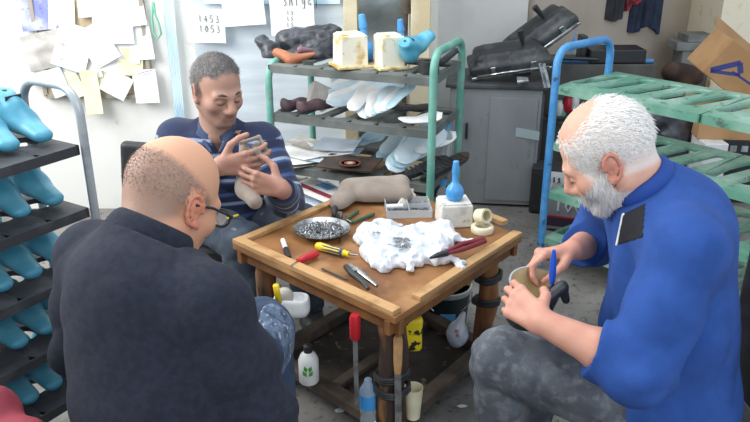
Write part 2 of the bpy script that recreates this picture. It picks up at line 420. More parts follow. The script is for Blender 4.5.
# blue and white plastic sheeting on the wall behind the seated man
def wall_sheet(name, m, u0, u1, v1, label, cat, off, seed, amp=.006, group=None, v0=-60):
    a = P(u0, v0, Y=WL - off); c = P(u1, v1, Y=WL - off)
    g = MB(); g.sheet(lambda s, t: (a.x + (c.x - a.x) * s, WL - off - abs(amp * math.sin(s * 19 + seed) * math.sin(t * 7 + seed * 2)) * t, a.z + (c.z - a.z) * t), 24, 24, -.0015)
    return props(g.build(name, m), label, cat, group)
M_poly = mat('pale_blue_polythene', '#bcd8e8', .35, c2='#d4e6ef', scale=5, stretch=(3, 1, .4))
M_wrap = mat('milky_packing_foam', '#d5dee4', .5, c2='#c1ccd5', scale=4, lo=.4, hi=.65, stretch=(.6, 1, 4))
wall_sheet('packing_foam_sheet', M_wrap, 186, 350, 240, 'large milky grey packing sheet covering the wall behind the man in stripes', 'plastic sheet', .02, 1)
wall_sheet('polythene_strip', M_poly, 157, 186, 130, 'narrow pale blue polythene strip hanging beside the pinned papers', 'plastic strip', .035, 2, .012)
wall_sheet('polythene_strip', M_poly, 196, 340, 4, 'pale blue polythene edge behind the numbered paper sheets', 'plastic strip', .04, 4, .006)

# pin board with its papers
bd = empty('pin_board', P(85, 90, Y=WL), 'large framed pin board crowded with loose papers on the white wall', 'pin board')
a = P(21, -60, Y=WL - .02); c = P(152, 96, Y=WL - .02)
g = MB(); g.box(((a.x + c.x) / 2, WL - .012, (a.z + c.z) / 2), (c.x - a.x, .02, a.z - c.z)); g.build('board', M_cork, bd)
g = MB(); 
for x in (a.x, c.x): g.box((x, WL - .018, (a.z + c.z) / 2), (.022, .034, a.z - c.z))
g.box(((a.x + c.x) / 2, WL - .018, c.z), (c.x - a.x, .034, .022)); g.build('frame', mat('board_frame', '#9f9788', .6), bd, .002)
M_bluep = mat('mottled_blue_print', '#7d86cf', .7, c2='#b9bce8', scale=9, lo=.4, hi=.6, c3='#5e66b8', s3=30)
papers = [  # u, v, w, h, rot, material, label
 (38, 14, 38, 32, .1, M_bluep, 'mottled blue print at top left of the pin board', 0), (62, 14, 26, 32, -.08, M_paper, 'white sheet pinned over the mottled blue print', 1),
 (86, 6, 16, 22, .03, M_paperb, 'small blue edged note at top of the board, right of the blue print', 1), (112, 18, 40, 52, .02, M_paper, 'biggest blank white sheet at the top middle of the board', 2),
 (46, 50, 42, 36, .2, M_paperg, 'crumpled greyish white paper at left of the pin board', 2), (73, 47, 34, 46, -.35, M_paper, 'white sheet slanting across the middle of the board', 3),
 (98, 45, 30, 40, .5, M_paper, 'white sheet tilted left, under the biggest blank sheet', 3), (140, 40, 24, 40, .1, M_paper, 'white sheet at the right edge of the board, below the green loop', 1),
 (58, 82, 17, 28, .3, M_paperb, 'narrow bluish receipt tilted at the bottom left of the board', 4), (36, 76, 22, 16, -.2, M_paper, 'small white slip at the bottom left corner of the board', 3),
 (92, 92, 17, 44, .06, M_papery, 'long yellowish receipt hanging below the board', 5), (117, 84, 26, 24, -.55, M_paper, 'white paper tilted like a diamond at the bottom of the board', 5),
 (146, 86, 24, 33, .06, M_paper, 'white receipt with one black line at the bottom right of the board', 4), (74, 84, 16, 28, .4, M_papery, 'cream slip between bluish receipt and yellowish receipt', 3),
 (130, 62, 26, 26, -.1, M_papery, 'cream note in the lower right part of the board', 2), (60, 62, 26, 34, .5, M_paperb, 'bluish sheet half hidden in the left middle of the pin board', 0), (84, 66, 34, 26, .15, M_paper, 'white sheet in the centre of the board behind the slanting one', 0), (118, 60, 30, 30, -.35, M_paper, 'white sheet behind the cream note at lower right', 1), (132, 12, 26, 28, .12, M_paper, 'white sheet at the top right of the board', 1), (128, 44, 26, 36, -.15, M_paper, 'white sheet below the biggest blank sheet at right', 1), (104, 70, 20, 30, .25, M_papery, 'cream slip behind the diamond tilted paper', 0), (24, 100, 1, 1, 0, M_paper, '', 9)]
for i, (u, v, wd, ht, r, m, lab, ly) in enumerate(papers):
    if not lab: continue
    yy = WL - .026 - ly * .006; c = P(u, v, Y=yy); sx = (P(u + wd / 2, v, Y=yy) - c).x; sz = (P(u, v - ht / 2, Y=yy) - c).z
    def fn(s, t, c=c, sx=sx, sz=sz, r=r, yy=yy, i=i):
        x = (s * 2 - 1) * sx; z = (t * 2 - 1) * sz; lift = .02 * (1 - t) ** 2 * (.4 + .6 * abs(math.sin(i * 2.1 + s * 2)))
        if i == 4: lift += .012 * abs(math.sin(s * 9 + t * 4) * math.sin(t * 8))
        return (c.x + x * math.cos(r) - z * math.sin(r), yy - lift, c.z + x * math.sin(r) + z * math.cos(r))
    g = MB(); g.sheet(fn, 10, 10, -.0008)
    if i == 12:
        pt = empty('pinned_paper', c, lab, 'paper', 'papers on the pin board'); g.build('sheet', m, pt)
        k = MB(); k.beam(P(137, 74, Y=yy - .016), P(152, 70, Y=yy - .016), .002, .007, (0, -1, 0)); k.build('printed_line', M_ink, pt)
    else: props(g.build('pinned_paper', m), lab, 'paper', 'papers on the pin board')
g = MB(); yy = WL - .06; g.tube([P(u, v, Y=yy) for u, v in ((153, 2), (152, 18), (153, 32), (158, 39), (161, 34), (159, 24), (155, 14), (154, 3))], .006, 8)
props(g.build('string_loop', mat('green_string', '#7fbfa6', .7)), 'green string loop hanging at the right edge of the pin board', 'string')
# strokes of handwriting
DIG = {'1': [[(.5, 0), (.5, 1)]], '4': [[(.9, .35), (.1, .35), (.6, 1), (.6, 0)]], '5': [[(.9, 1), (.3, 1), (.2, .6), (.8, .5), (.8, .1), (.2, 0)]], '3': [[(.2, 1), (.8, .9), (.5, .55), (.9, .3), (.7, 0), (.2, .05)]],
       '0': [[(.5, 1), (.1, .5), (.5, 0), (.9, .5), (.5, 1)]], '6': [[(.8, 1), (.2, .5), (.3, 0), (.8, .1), (.7, .5), (.2, .4)]], 'l': [[(.3, 1), (.35, 0)]], 's': [[(.8, .9), (.3, .8), (.8, .3), (.2, 0)]], 'n': [[(.1, 0), (.2, .8), (.6, .8), (.8, 0)]], 'g': [[(.8, .9), (.2, .8), (.3, .3), (.8, .4), (.8, .9), (.7, -.4), (.2, -.3)]], 'a': [[(.8, .8), (.2, .6), (.3, .1), (.8, .3), (.9, 0)]]}
def write(mb, text, org, ex, ez, size, r=.0022, gap=.85):
    x = 0
    for ch in text:
        for st in DIG.get(ch, []):
            mb.tube([org + ex * (x + px * .62) * size + ez * py * size for px, py in st], r, 5)
        x += gap
def sheet_paper(name, m, u, v, wd, ht, r, lab, yy, write_fn=None, cat='paper', group='papers on the wall behind the man in stripes'):
    c = P(u, v, Y=yy); sx = (P(u + wd / 2, v, Y=yy) - c).x; sz = (P(u, v - ht / 2, Y=yy) - c).z
    rt = empty(name, c, lab, cat, group)
    g = MB(); g.sheet(lambda s, t: (c.x + (s * 2 - 1) * sx * math.cos(r) - (t * 2 - 1) * sz * math.sin(r), yy, c.z + (s * 2 - 1) * sx * math.sin(r) + (t * 2 - 1) * sz * math.cos(r)), 4, 4, -.001); g.build('sheet', m, rt)
    if write_fn:
        k = MB(); write_fn(k, c, Vector((math.cos(r), 0, math.sin(r))), Vector((-math.sin(r), 0, math.cos(r)))); k.build('handwriting', M_ink, rt)
    return rt
def w1(k, c, ex, ez):
    write(k, '1453', P(198, 22, Y=WL - .075), ex, ez, .034, .0018); write(k, '1053', P(199, 32, Y=WL - .075), ex, ez, .034, .0018)
sheet_paper('numbered_paper', M_paper, 206, 26, 38, 34, -.02, 'white paper with two handwritten numbers above the grey-haired man', WL - .07, w1)
sheet_paper('pinned_paper', M_paper, 243, 6, 42, 40, .07, 'blank white sheet right of the handwritten numbers', WL - .085)
def w2(k, c, ex, ez):
    write(k, 'snlgag', P(283, 6, Y=WL - .095), ex, ez, .036, .0018)
    for j in range(3): write(k, 'ls', P(287, 15 + j * 6, Y=WL - .095), ex, ez, .022, .0015)
sheet_paper('handwritten_list', M_paper, 292, 12, 44, 48, .02, 'white list with handwriting above the black bag on the shelf', WL - .09, w2)

# ------------------------------------------------------------------ hanging clothes and cord at the right wall
def drape(name, m, u0, u1, v1, yy, lab, seed, parent=None, th=.05, skew=0, v0=-45):
    a = P(u0, v0, Y=yy); c = P(u1, v1, Y=yy)
    def prof(front):
        def fn(s, t):
            x = a.x + (c.x - a.x) * (s + skew * t * .3)
            edge = math.sin(min(max(s, 0), 1) * math.pi) ** .5
            fold = .02 * math.sin(s * 13 + seed) + .012 * math.sin(s * 29 + seed * 3 + t * 2)
            return (x, yy - (th * edge + fold * edge) * (1 if front else -.2), a.z + (c.z - a.z) * t * (1 - .08 * math.sin(s * 5 + seed)))
        return fn
    g = MB(); g.sheet(prof(True), 20, 12, .02)
    o = g.build(name, m, parent)
    if parent is None: props(o, lab, 'clothing', 'clothes hanging on the far wall')
    return o
drape('hanging_jacket', M_darkcloth, 594, 620, 16, 5.35, 'charcoal jacket at the left end of the hanging clothes', 1)
jk = empty('hanging_jacket', P(632, 0, Y=5.6), 'navy jacket with a red checked lining in the middle of the hanging clothes', 'clothing', 'clothes hanging on the far wall')
drape('body', M_navy, 619, 648, 26, 5.5, '', 2, jk); drape('checked_lining', mat('red_check', '#a8303c', .8, c2='#5a1c2a', scale=30, lo=.45, hi=.55), 621, 638, 6, 5.44, '', 3, jk, .03)
drape('hanging_trousers', mat('dark_denim', '#2a3a52', .9, c2='#34465f', scale=10), 632, 657, 31, 5.62, 'dark denim garment at the right end of the hanging clothes', 5)
drape('hanging_cloth', mat('light_blue_cloth', '#8fb4dc', .8), 577, 587, 8, 5.3, 'light blue cloth tip hanging left of the jackets', 6)
g = MB(); g.tube([P(573, -40, Y=5.15), P(573, 10, Y=5.15), P(575, 40, Y=5.1), P(571, 60, Y=5.0)], .008, 8)
props(g.build('rope', M_blue), 'thin light blue cord hanging down the far wall', 'cord')

# ------------------------------------------------------------------ left rack of shoe lasts
def rack_frame(par, m, A, Bk, top, r, foot=0.02):
    """an arch of bent tube standing on A (front leg) and Bk (back leg)"""
    A = Vector(A); Bk = Vector(Bk); d = Bk - A; L = d.length; R = min(.075, L * .42); pts = [Vector((A.x, A.y, foot)), Vector((A.x, A.y, top - R))]
    u = d.normalized()
    for k in range(1, 7):
        t = k / 6 * math.pi / 2; pts.append(Vector((A.x, A.y, 0)) + u * (R - R * math.cos(t)) + Vector((0, 0, top - R + R * math.sin(t))))
    for k in range(0, 7):
        t = math.pi / 2 - k / 6 * math.pi / 2; pts.append(Vector((A.x, A.y, 0)) + u * (L - R + R * math.cos(t)) + Vector((0, 0, top - R + R * math.sin(t))))
    pts.append(Vector((Bk.x, Bk.y, foot)))
    g = MB(); g.tube(pts, r, 12); return g.build('end_frame', m, par)
RA = Vector((-.835, 2.03, 0)); rd = Vector((-.136, -.22, 0)).normalized(); rp = Vector((-rd.y * -1, 0, 0)); rp = Vector((-.85, .526, 0))
rk = empty('shoe_last_rack', RA, 'grey tubular rack with dusty black trays full of blue shoe lasts', 'rack')
Lr = 1.0; Dr = .30
rack_frame(rk, M_greymetal, RA + Vector((.012, .012, 0)), RA + rp * .25 + Vector((.012, .012, 0)), 1.14, .0125)
rack_frame(rk, M_greymetal, RA + rd * Lr, RA + rd * Lr + rp * .25, 1.16, .0165)
LZ = [.98, .79, .60, .41, .22]
for z in LZ:
    g = MB(); g.plate(Lr, Dr, 8, (.045, .04, 0), frame(RA + Vector((0, 0, z)), rd, rp, (0, 0, 1)), th=.012, lip=.028, rim=.003)
    g.build('tray', M_tray, rk)
# one shoe last, toe forward along +x
last = Sdf()
last.cap((.0, 0, .045), (.10, .004, .038), .036, .040, k=.03, flat=((0, 0, 1), 1.05)); last.cap((.10, .004, .036), (.205, -.004, .022), .043, .032, k=.03, flat=((0, 0, 1), 1.45))
last.cap((.0, 0, .045), (.012, 0, .105), .036, .026, k=.04, flat=((0, 1, 0), 1.15)); last.cap((.02, 0, .11), (.07, 0, .075), .026, .034, k=.03)
def last_post(F, x, y, z): return np.maximum(np.maximum(F, -z + .004 - .02 * np.clip((x - .1) / .1, -1, 1) ** 2 * .4), z - .118)
def make_last():
    rt = empty('shoe_last', (0, 0, 0)); solid('last_body', last, .005, M_last, rt, last_post, local=True, relax=2)
    g = MB(); g.lathe([(.007, 0), (.007, .004)], (.03, 0, .116), 10); g.build('pivot_hole', M_black, rt, world=False)
    g = MB(); g.box((.072, 0, .107), (.004, .05, .014)); g.build('hinge_slot', M_darksteel, rt, world=False); return rt
LAST = make_last(); first = True
RW = {0: 'top', 1: 'second', 2: 'third', 3: 'fourth', 4: 'lowest'}
CN = ['nearest the tube', 'second from the tube', 'third from the tube', 'fourth from the tube', 'fifth from the tube']
for ri, z in enumerate(LZ):
    for k in range(5):
        s = .055 + k * .100
        if s > .62: continue
        o = LAST if first else copy_tree(LAST); first = False
        p = RA + rd * s + rp * .155
        p = RA + rd * s + rp * .262; o.scale = (.88, .98, .92); o.rotation_mode = 'XYZ'
        o.rotation_euler = (0, .14, math.atan2(-rp.y, -rp.x) + .04 + rnd(-.06, .06))
        o.location = p + Vector((0, 0, z + .036))
        props(o, 'blue shoe last on the %s tray of the left rack, %s' % (RW[ri], CN[k]), 'shoe last', 'shoe lasts on the left rack')
# red padded fabric thing at the bottom left
rb = Sdf(); a = P(-6, 412, d=1.45); c = P(22, 446, d=1.40); e = P(-70, 440, d=1.45)
rb.cap(a, c, .035, .04); rb.cap(a, e, .05, .07); rb.cap(c, e + Vector((0, 0, -.1)), .05, .08); rb.cap(c, c + Vector((.02, -.02, -.3)), .04, .06); rb.cap(e, e + Vector((0, 0, -.3)), .07, .08)
solid('red_jacket', rb, .006, M_redcloth, None, lambda F, x, y, z: F + .004 * wob(x, y, z, 70, 3))
props(bpy.data.objects['red_jacket'], 'red quilted garment lying at the foot of the left rack', 'clothing')
g = MB(); g.box((a.x - .03, a.y - .02, (a.z - .15) / 2), (.3, .3, a.z - .15)); 
props(g.build('wooden_crate', M_dirty, None, .006), 'dark wooden crate under the red garment', 'crate')
# ------------------------------------------------------------------ green shelf behind the table
A0 = Vector((-.479, 3.35, 0)); sa = Vector((.928, -.375, 0)); sb = Vector((.375, .928, 0)); SL = .775; SD = .42
AZ = [.95, .725, .48, .22]
sh = empty('green_shelf', A0, 'green tubular shelf unit with dusty slatted shelves behind the table', 'shelf')
rack_frame(sh, M_green, A0 + sa * SL, A0 + sa * SL + sb * SD, 1.05, .0175)
rack_frame(sh, M_green, A0, A0 + sb * SD, .955, .0165)
for z in AZ:
    g = MB(); Mx = frame(A0 + Vector((0, 0, z)), sa, sb, (0, 0, 1)); g.plate(SL, SD, 6, (.16, .042, .12), Mx, th=.012, lip=.034, rim=.004)
    g.build('shelf_board', M_shelf, sh)
def on(u, v, z): return P(u, v, z=z)
z0 = AZ[0] + .006; z1 = AZ[1] + .006; z2 = AZ[2] + .006; z3 = AZ[3] + .006
# black bag with leather pieces
bg = empty('black_bag', on(300, 70, z0), 'crumpled black bag with tan leather pieces on the top shelf', 'bag')
s = Sdf(); q = lambda u, v, d=3.5: P(u, v, d=d)
s.cap(q(262, 40), q(275, 58), .035, .05, flat=((0, 1, 0), 1)); s.cap(q(272, 60), q(318, 62), .045, .06); s.cap(q(288, 42, 3.6), q(332, 36, 3.6), .065, .055); s.cap(q(318, 55), q(338, 40, 3.6), .04, .03); s.cap(q(300, 52, 3.6), q(330, 50, 3.6), .06, .06)
s.cap(q(300, 66, 3.5), q(335, 64, 3.5), .03, .03)
solid('bag', s, .005, M_blackbag, bg, lambda F, x, y, z: np.maximum(F - .006 + .018 * np.abs(wob(x, y, z, 48, 5)) + .008 * np.abs(wob(x, y, z, 110, 8)), z0 - z))
s = Sdf(); s.cap(q(277, 53, 3.42), q(293, 60, 3.40), .022, .028); s.cap(q(291, 60, 3.38), q(314, 54, 3.38), .030, .010, flat=((0, 0, 1), 1.2)); solid('leather_piece', s, .005, M_leather, bg, lambda F, x, y, z: F + .003 * wob(x, y, z, 50, 4))
s = Sdf(); s.cap(q(300, 50, 3.40), q(312, 50, 3.42), .016, .008); solid('leather_piece', s, .005, mat('plum_leather', '#83606a', .5), bg)
s = Sdf(); s.ell(q(323, 27, 3.62), (.075, .06, .05)); solid('dark_blue_cap', s, .006, M_navy, None, lambda F, x, y, z: np.maximum(F, (1.6 - .44) - z - .02)); props(bpy.data.objects['dark_blue_cap'], 'rounded dark navy cap lying on top of the black bag', 'cap')
# two glue boxes with blue bottles behind
M_glue = mat('glue_stained_white_box', '#ebe6d2', .6, c2='#c9a75a', scale=7, lo=.55, hi=.62, c3='#a87b35', s3=16, lo3=.64, hi3=.7, bump=.4)
def glue_box(u, v, z, sx, sz, rz, lab, m=M_glue, holes=False):
    p = on(u, v, z); rt = empty('glue_box', p, lab, 'glue box', None); g = MB(); g.box(p + Vector((0, sx * .5, sz / 2)), (sx, sx, sz), rz=rz, taper=.96); g.build('box', m, rt, .006)
    g = MB(); g.box(p + Vector((0, sx * .5, sz + .002)), (sx * .8, sx * .8, .006), rz=rz); g.build('lid', m, rt, .002)
    g = MB(); g.box(p + Vector((0, sx * .5, .006)), (sx * 1.25, sx * 1.25, .012), rz=rz); g.build('drip_tray', mat('glue_crust', '#b08a45', .6, c2='#d8c89a', scale=20), rt, .003)
    return rt
def blue_bottle(p, s, lab, tilt=0):
    rt = empty('glue_bottle', p, lab, 'bottle'); d = Vector((math.sin(tilt), 0, math.cos(tilt)))
    g = MB(); g.lathe([(r * s, h * s) for r, h in ((.030, 0), (.036, .008), (.040, .025), (.039, .045), (.030, .062), (.018, .075), (.014, .085), (.0135, .13))], p, 24, axis=d); g.build('bottle_body', M_bluecap, rt)
    g = MB(); g.lathe([(r * s, h * s) for r, h in ((.0165, .125), (.017, .135), (.015, .15), (.013, .175), (.009, .178))], p, 16, axis=d); g.build('bottle_cap', M_bluecap, rt); return rt
glue_box(350, 69, z0, .125, .14, .35, 'white glue stained box on the shelf, next to the black bag')
glue_box(389, 70, z0, .11, .14, .35, 'rusty stained white box on the shelf, beside the blue shoe last')
blue_bottle(on(367, 62, z0) + Vector((0, .06, 0)), 1.15, 'blue bottle behind the glue box nearest the black bag', -.12)
blue_bottle(on(404, 62, z0) + Vector((0, .09, 0)), 1.0, 'blue bottle between the rusty box and the blue last', -.1)
o = copy_tree(LAST); o.location = on(410, 71, z0) + Vector((0, .02, .09)); o.rotation_euler = (.3, -.75, .55); o.scale = (.62, 1.05, .95)
props(o, 'light blue shoe last standing at the end of the green shelf', 'shoe last'); o.location = on(412, 71, z0) + Vector((.0, .03, .04))
tp = on(429, 74, z0); g = MB(); Mt = None
tr = empty('tape_roll', tp, 'black tape roll at the loop end of the top shelf', 'tape roll'); g.lathe([(.02, 0), (.045, 0), (.045, .05), (.02, .05), (.02, 0)], tp + Vector((0, .03, 0)), 24); g.build('roll', M_black, tr)
g = MB(); g.lathe([(.019, .01), (.019, .04)], tp + Vector((0, .03, 0)), 16); g.build('core', M_papery, tr)
s = Sdf(); s.cap(on(442, 70, z0) + Vector((0, .06, .02)), on(458, 62, z0) + Vector((0, .08, .04)), .02, .018, flat=((0, 0, 1), 1.5)); solid('grey_sole', s, .005, M_darkcloth); props(bpy.data.objects['grey_sole'], 'dark grey shoe piece behind the black tape roll', 'shoe piece')
# second shelf
def flatshoe(name, m, p, ang, L, lab, group, z=None, open_=True):
    c, s_ = math.cos(ang), math.sin(ang); W = lambda x, y, h: (p[0] + x * c - y * s_, p[1] + x * s_ + y * c, p[2] + h)
    k = L / .26; s = Sdf(); s.cap(W(0, 0, .035 * k), W(.11 * k, 0, .032 * k), .034 * k, .036 * k); s.cap(W(.1 * k, 0, .03 * k), W(.2 * k, 0, .02 * k), .036 * k, .024 * k); s.cap(W(0, 0, .03 * k), W(-.005, 0, .06 * k), .032 * k, .03 * k, k=.02)
    s.ell(W(.025 * k, 0, .085 * k), (.05 * k, .024 * k, .035 * k), np.array([[c, -s_, 0], [s_, c, 0], [0, 0, 1]]), k=.01, sub=True)
    rt = empty(name, p, lab, 'shoe', group); solid('upper', s, .005, m, rt, lambda F, x, y, zz: np.maximum(F, p[2] + .004 - zz))
    s2 = Sdf(); s2.cap(W(0, 0, .004), W(.2 * k, 0, .004), .036 * k, .03 * k, flat=((0, 0, 1), 5)); solid('sole', s2, .004, M_black, rt, lambda F, x, y, zz: np.maximum(F, p[2] - zz)); return rt
flatshoe('shoe', M_mauve, on(286, 112, z1) + Vector((0, .03, 0)), .5, .19, 'mauve brown shoe at the left end of the second shelf', 'pair of mauve shoes')
flatshoe('shoe', M_mauve, on(300, 114, z1) + Vector((.01, .03, 0)), .6, .19, 'mauve brown shoe of the pair, nearer to the white pad', 'pair of mauve shoes')
def pad(name, m, c, size, rot, lab, cat, group=None, bev=.006):
    g = MB(); R = Euler(rot).to_matrix().to_4x4(); g.box((0, 0, 0), size, Matrix.Translation(c) @ R); return props(g.build(name, m, None, bev), lab, cat, group)
pad('foam_pad', M_paperg, on(318, 110, z1) + Vector((0, .06, .05)), (.10, .06, .11), (-.5, .5, .3), 'square greyish foam pad leaning beside the mauve shoes', 'foam pad')
s = Sdf(); s.ell(on(340, 100, z1) + Vector((-.02, .20, .1)), (.06, .05, .045)); solid('knitted_hat', s, .006, M_darkcloth); props(bpy.data.objects['knitted_hat'], 'round black hat lying at the back of the second shelf', 'hat')
def insole_poly(L=.26, W=.085, n=36):
    pts = []
    for k in range(n):
        a = 2 * math.pi * k / n; x = math.cos(a); y = math.sin(a); w = W / 2 * (.72 + .28 * x - .16 * math.exp(-((x + .1) / .35) ** 2))
        pts.append((L / 2 * x + L / 2, y * w + .012 * math.sin(x * 1.6)))
    return pts
def insole_mesh(L, W, th, curl, m, name='insole'):
    g = MB(); n = 12; poly = insole_poly(L, W)
    # strips along the length so that the sheet can curl
    def half(x):
        t = x / L * 2 - 1; return W / 2 * math.sqrt(max(1 - t ** 4, 0)) * (.78 + .22 * t - .15 * math.exp(-((t + .1) / .35) ** 2)) + .001
    g.sheet(lambda a, b_: (a * L, (b_ * 2 - 1) * half(a * L) + .012 * math.sin(a * 3), th + curl * (a * 2 - 1) ** 2 * L + .006 * (1 - (b_ * 2 - 1) ** 2)), 18, 6, th)
    return g
def put_insole(u, v, z, ang, L, W, m, lab, group, tilt=0, roll=0, curl=.08, lift=0, th=.004):
    g = insole_mesh(L, W, th, curl, m); p = P(u, v, z=z) + Vector((0, 0, lift)); o = g.build('insole', m); o.location = p; o.rotation_euler = (roll, tilt, ang); return props(o, lab, 'insole', group)
GI = 'pale foam insoles on the second shelf'
for i in range(7):
    put_insole(326 + i * 1.2, 112 - i * 2.2, z1, .54 - i * .05 + .10 * math.sin(i * 4.0), .33, .14, (M_insole, M_paper, M_insoleb)[i % 3], 'pale blue foam insole, %s of the long stack on the second shelf' % ['bottom', 'second from bottom', 'third from bottom', 'middle', 'third from top', 'second from top', 'topmost'][i], GI, -.22 + .03 * math.sin(i * 3), .5 + .12 * math.sin(i * 2.2), .10, .015 + .010 * i)
for i in range(6):
    put_insole(366 + i * 4.2, 121 + i * .9, z1, 1.6 - i * .17 + .16 * math.sin(i * 5.1), .19, .095, (M_insole, M_paper, M_insoleb)[i % 3], 'pale insole, %s of the fan spread in the middle of the second shelf' % ['leftmost', 'second from left', 'third from left', 'third from right', 'second from right', 'rightmost'][i], GI, -.36 - .10 * (i % 2), .18 * math.sin(i * 2.3), .02, .004 + .012 * i)
for i in range(3): put_insole(350 + i * 9, 119 - i * 3, z1, .95 - i * .2, .2, .11, (M_paper, M_insole, M_insoleb)[i], 'pale insole between the long stack and the fan on the second shelf, %s of three' % ['left', 'middle', 'right'][i], GI, -.40 + .05 * i, .3, .03, .03 + .012 * i)
put_insole(384, 104, z1, .2, .16, .06, M_insole, 'pale foam strip pointing right behind the fan of insoles', GI, -.15, 0, .02, .05)
put_insole(398, 126, z1, .25, .2, .10, M_paper, 'single white insole beside the green post on the second shelf', GI, -.05, .2, .1, .01)
put_insole(392, 112, z1, .1, .2, .09, M_black, 'black insole lying under the white one on the second shelf', None, -.05, .1, .03, .006)
# third shelf: papers and magazine
def leaf(u, v, z, wd, ht, ang, m, lab, name='loose_paper', group='papers on the third shelf', th=.001, curl=.01, tilt=0, parent=None):
    p = P(u, v, z=z); c, s_ = math.cos(ang), math.sin(ang)
    def fn(a, b_):
        x = (a - .5) * wd; y = (b_ - .5) * ht; return (p.x + x * c - y * s_, p.y + x * s_ + y * c, z + .003 + curl * ((a * 2 - 1) ** 2 * .5 + .3 * math.sin(b_ * 5 + u)) * abs(1) + tilt * y + .001)
    g = MB(); g.sheet(fn, 8, 8, th)
    return g.build(name, m, parent) if parent else props(g.build(name, m), lab, 'paper', group)
for i, (u, v, dz, wd, ht, an, m, lab) in enumerate([
    (298, 158, .0, .24, .30, .5, M_paperg, 'wide grey paper at the bottom of the pile on the third shelf'), (296, 156, .014, .21, .29, .35, M_paper, 'white sheet on the left pile, under the grey newsprint'),
    (304, 152, .028, .2, .24, .8, M_paper, 'white sheet turned askew in the left pile'), (311, 145, .042, .13, .26, .95, M_paperg, 'narrow grey newsprint on top of the left pile'),
    (335, 156, .02, .21, .26, -.3, M_paperb, 'bluish sheet between the left pile and the magazine'), (330, 149, .035, .17, .24, .35, M_paper, 'white sheet lying on the bluish sheet'), (338, 145, .048, .2, .2, -.2, M_paperb, 'pale blue sheet nearest to the magazine')]):
    leaf(u, v, z2 + dz, wd, ht, an, m, lab)
mg = empty('magazine', P(350, 162, z=z2 + .03), 'dark magazine with a brown ring on its cover, on the third shelf', 'magazine')
leaf(350, 163, z2 + .032, .26, .20, -.30, mat('magazine_cover', '#3b3330', .35, c2='#5c4438', scale=6), '', 'cover', None, .006, .004, parent=mg)
p = P(350, 163, z=z2 + .048)
for j, (r1, r2, m) in enumerate(((.026, .016, mat('ring_brown', '#8a5a42', .4)), (.05, .040, mat('ring_dark_red', '#6b3f35', .4)), (.014, .004, mat('ring_pale', '#c9b3a2', .4)))):
    g = MB(); g.lathe([(r2, 0), (r1, 0), (r1, .0015), (r2, .0015), (r2, 0)], p, 28); g.build('printed_ring', m, mg)
GT = 'light insoles on the third shelf'
for i, (u, v, an, L, W, m, dz, tl, lab) in enumerate([
    (356, 152, .75, .18, .09, M_insoleb, .03, -.1, 'aqua insole leaning behind the magazine'), (362, 150, .7, .2, .09, M_insoleb, .045, -.1, 'aqua insole lying over the other one behind the magazine'),
    (377, 165, .95, .22, .10, M_insoleb, .01, -.25, 'aqua insole, lowest of those right of the magazine'), (380, 163, .95, .24, .10, M_insole, .03, -.25, 'pale insole right of the magazine, over the aqua ones'), 
    (388, 176, .80, .30, .17, M_insole, .01, -.38, 'large pale insole leaning upright in the middle of the third shelf'), (392, 175, .76, .31, .17, M_insoleb, .028, -.38, 'large aqua insole leaning on the large pale one'),
    (396, 175, .74, .31, .17, M_insole, .045, -.38, 'topmost large pale insole by the black soles'), (414, 172, .75, .27, .085, M_paper, .075, -.15, 'white insole lying over the black soles by the green post')]):
    put_insole(u, v, z2, an, L, W, m, lab, GT, tl, .5, .08, dz)
for i, (u, v, an, lab) in enumerate([(402, 180, .6, 'black shoe sole with tread, left one under the white insole'), (418, 182, .7, 'black shoe sole close to the green post'), (430, 178, .75, 'brownish black shoe sole reaching past the green post')]):
    p = P(u, v, z=z2); g = MB(); g.prism(insole_poly(.27, .09), .022); 
    for j in range(8): g.box((.04 + j * .026, .004, .024), (.009, .05, .006))
    o = g.build('shoe_sole', M_black if i < 2 else mat('brown_black_rubber', '#40362f', .7), None, .002); o.location = p + Vector((0, 0, .006 + .0 * i)); o.rotation_euler = (.15, -.12, an); props(o, lab, 'shoe sole', 'black soles on the third shelf')
# bottom shelf
for i, (u, v, dz, wd, ht, an, m, lab) in enumerate([
    (292, 196, .03, .30, .30, .4, M_paperg, 'grey paper at the bottom left below the papers'), (300, 192, .07, .25, .3, .55, M_paper, 'white folder paper behind the table on the bottom shelf'),
    (322, 196, .09, .24, .30, .6, M_paperb, 'bluish sheet poking out behind the boot'), (296, 182, .10, .10, .16, .9, mat('brown_paper', '#9c8a74', .85), 'crumpled brown paper scrap on the bottom shelf'), (310, 186, .12, .06, .2, .5, mat('kraft_paper', '#8f7a66', .85), 'narrow brown strip on the bottom shelf papers')]):
    leaf(u, v, z3 + dz, wd, ht, an, m, lab, group='papers on the bottom shelf')
fd = empty('folder', P(318, 190, z=z3 + .14), 'white folder with a red band and a blue tab on the bottom shelf', 'folder')
leaf(318, 190, z3 + .135, .17, .30, .75, M_paper, '', 'cover', parent=fd, curl=.002); leaf(312, 190, z3 + .14, .03, .29, .75, M_redcloth, '', 'red_band', parent=fd, curl=.002); leaf(325, 187, z3 + .14, .05, .09, .75, M_bluecap, '', 'blue_tab', parent=fd, curl=.002)
g = MB(); g.box(P(366, 196, z=z3) + Vector((0, .08, .085)), (.22, .2, .16), rz=-.38); props(g.build('carton', M_card, None, .004), 'small brown carton on the bottom shelf behind the boot', 'carton')
s = Sdf(); p = P(418, 205, z=z3); s.cap(p + Vector((-.03, .05, .05)), p + Vector((.1, .1, .06)), .06, .05); solid('dark_rag', s, .008, M_darkcloth, None, lambda F, x, y, z: np.maximum(F + .008 * wob(x, y, z, 60, 5), z3 - z)); props(bpy.data.objects['dark_rag'], 'dark bundled rag on the bottom shelf near the green post', 'rag')
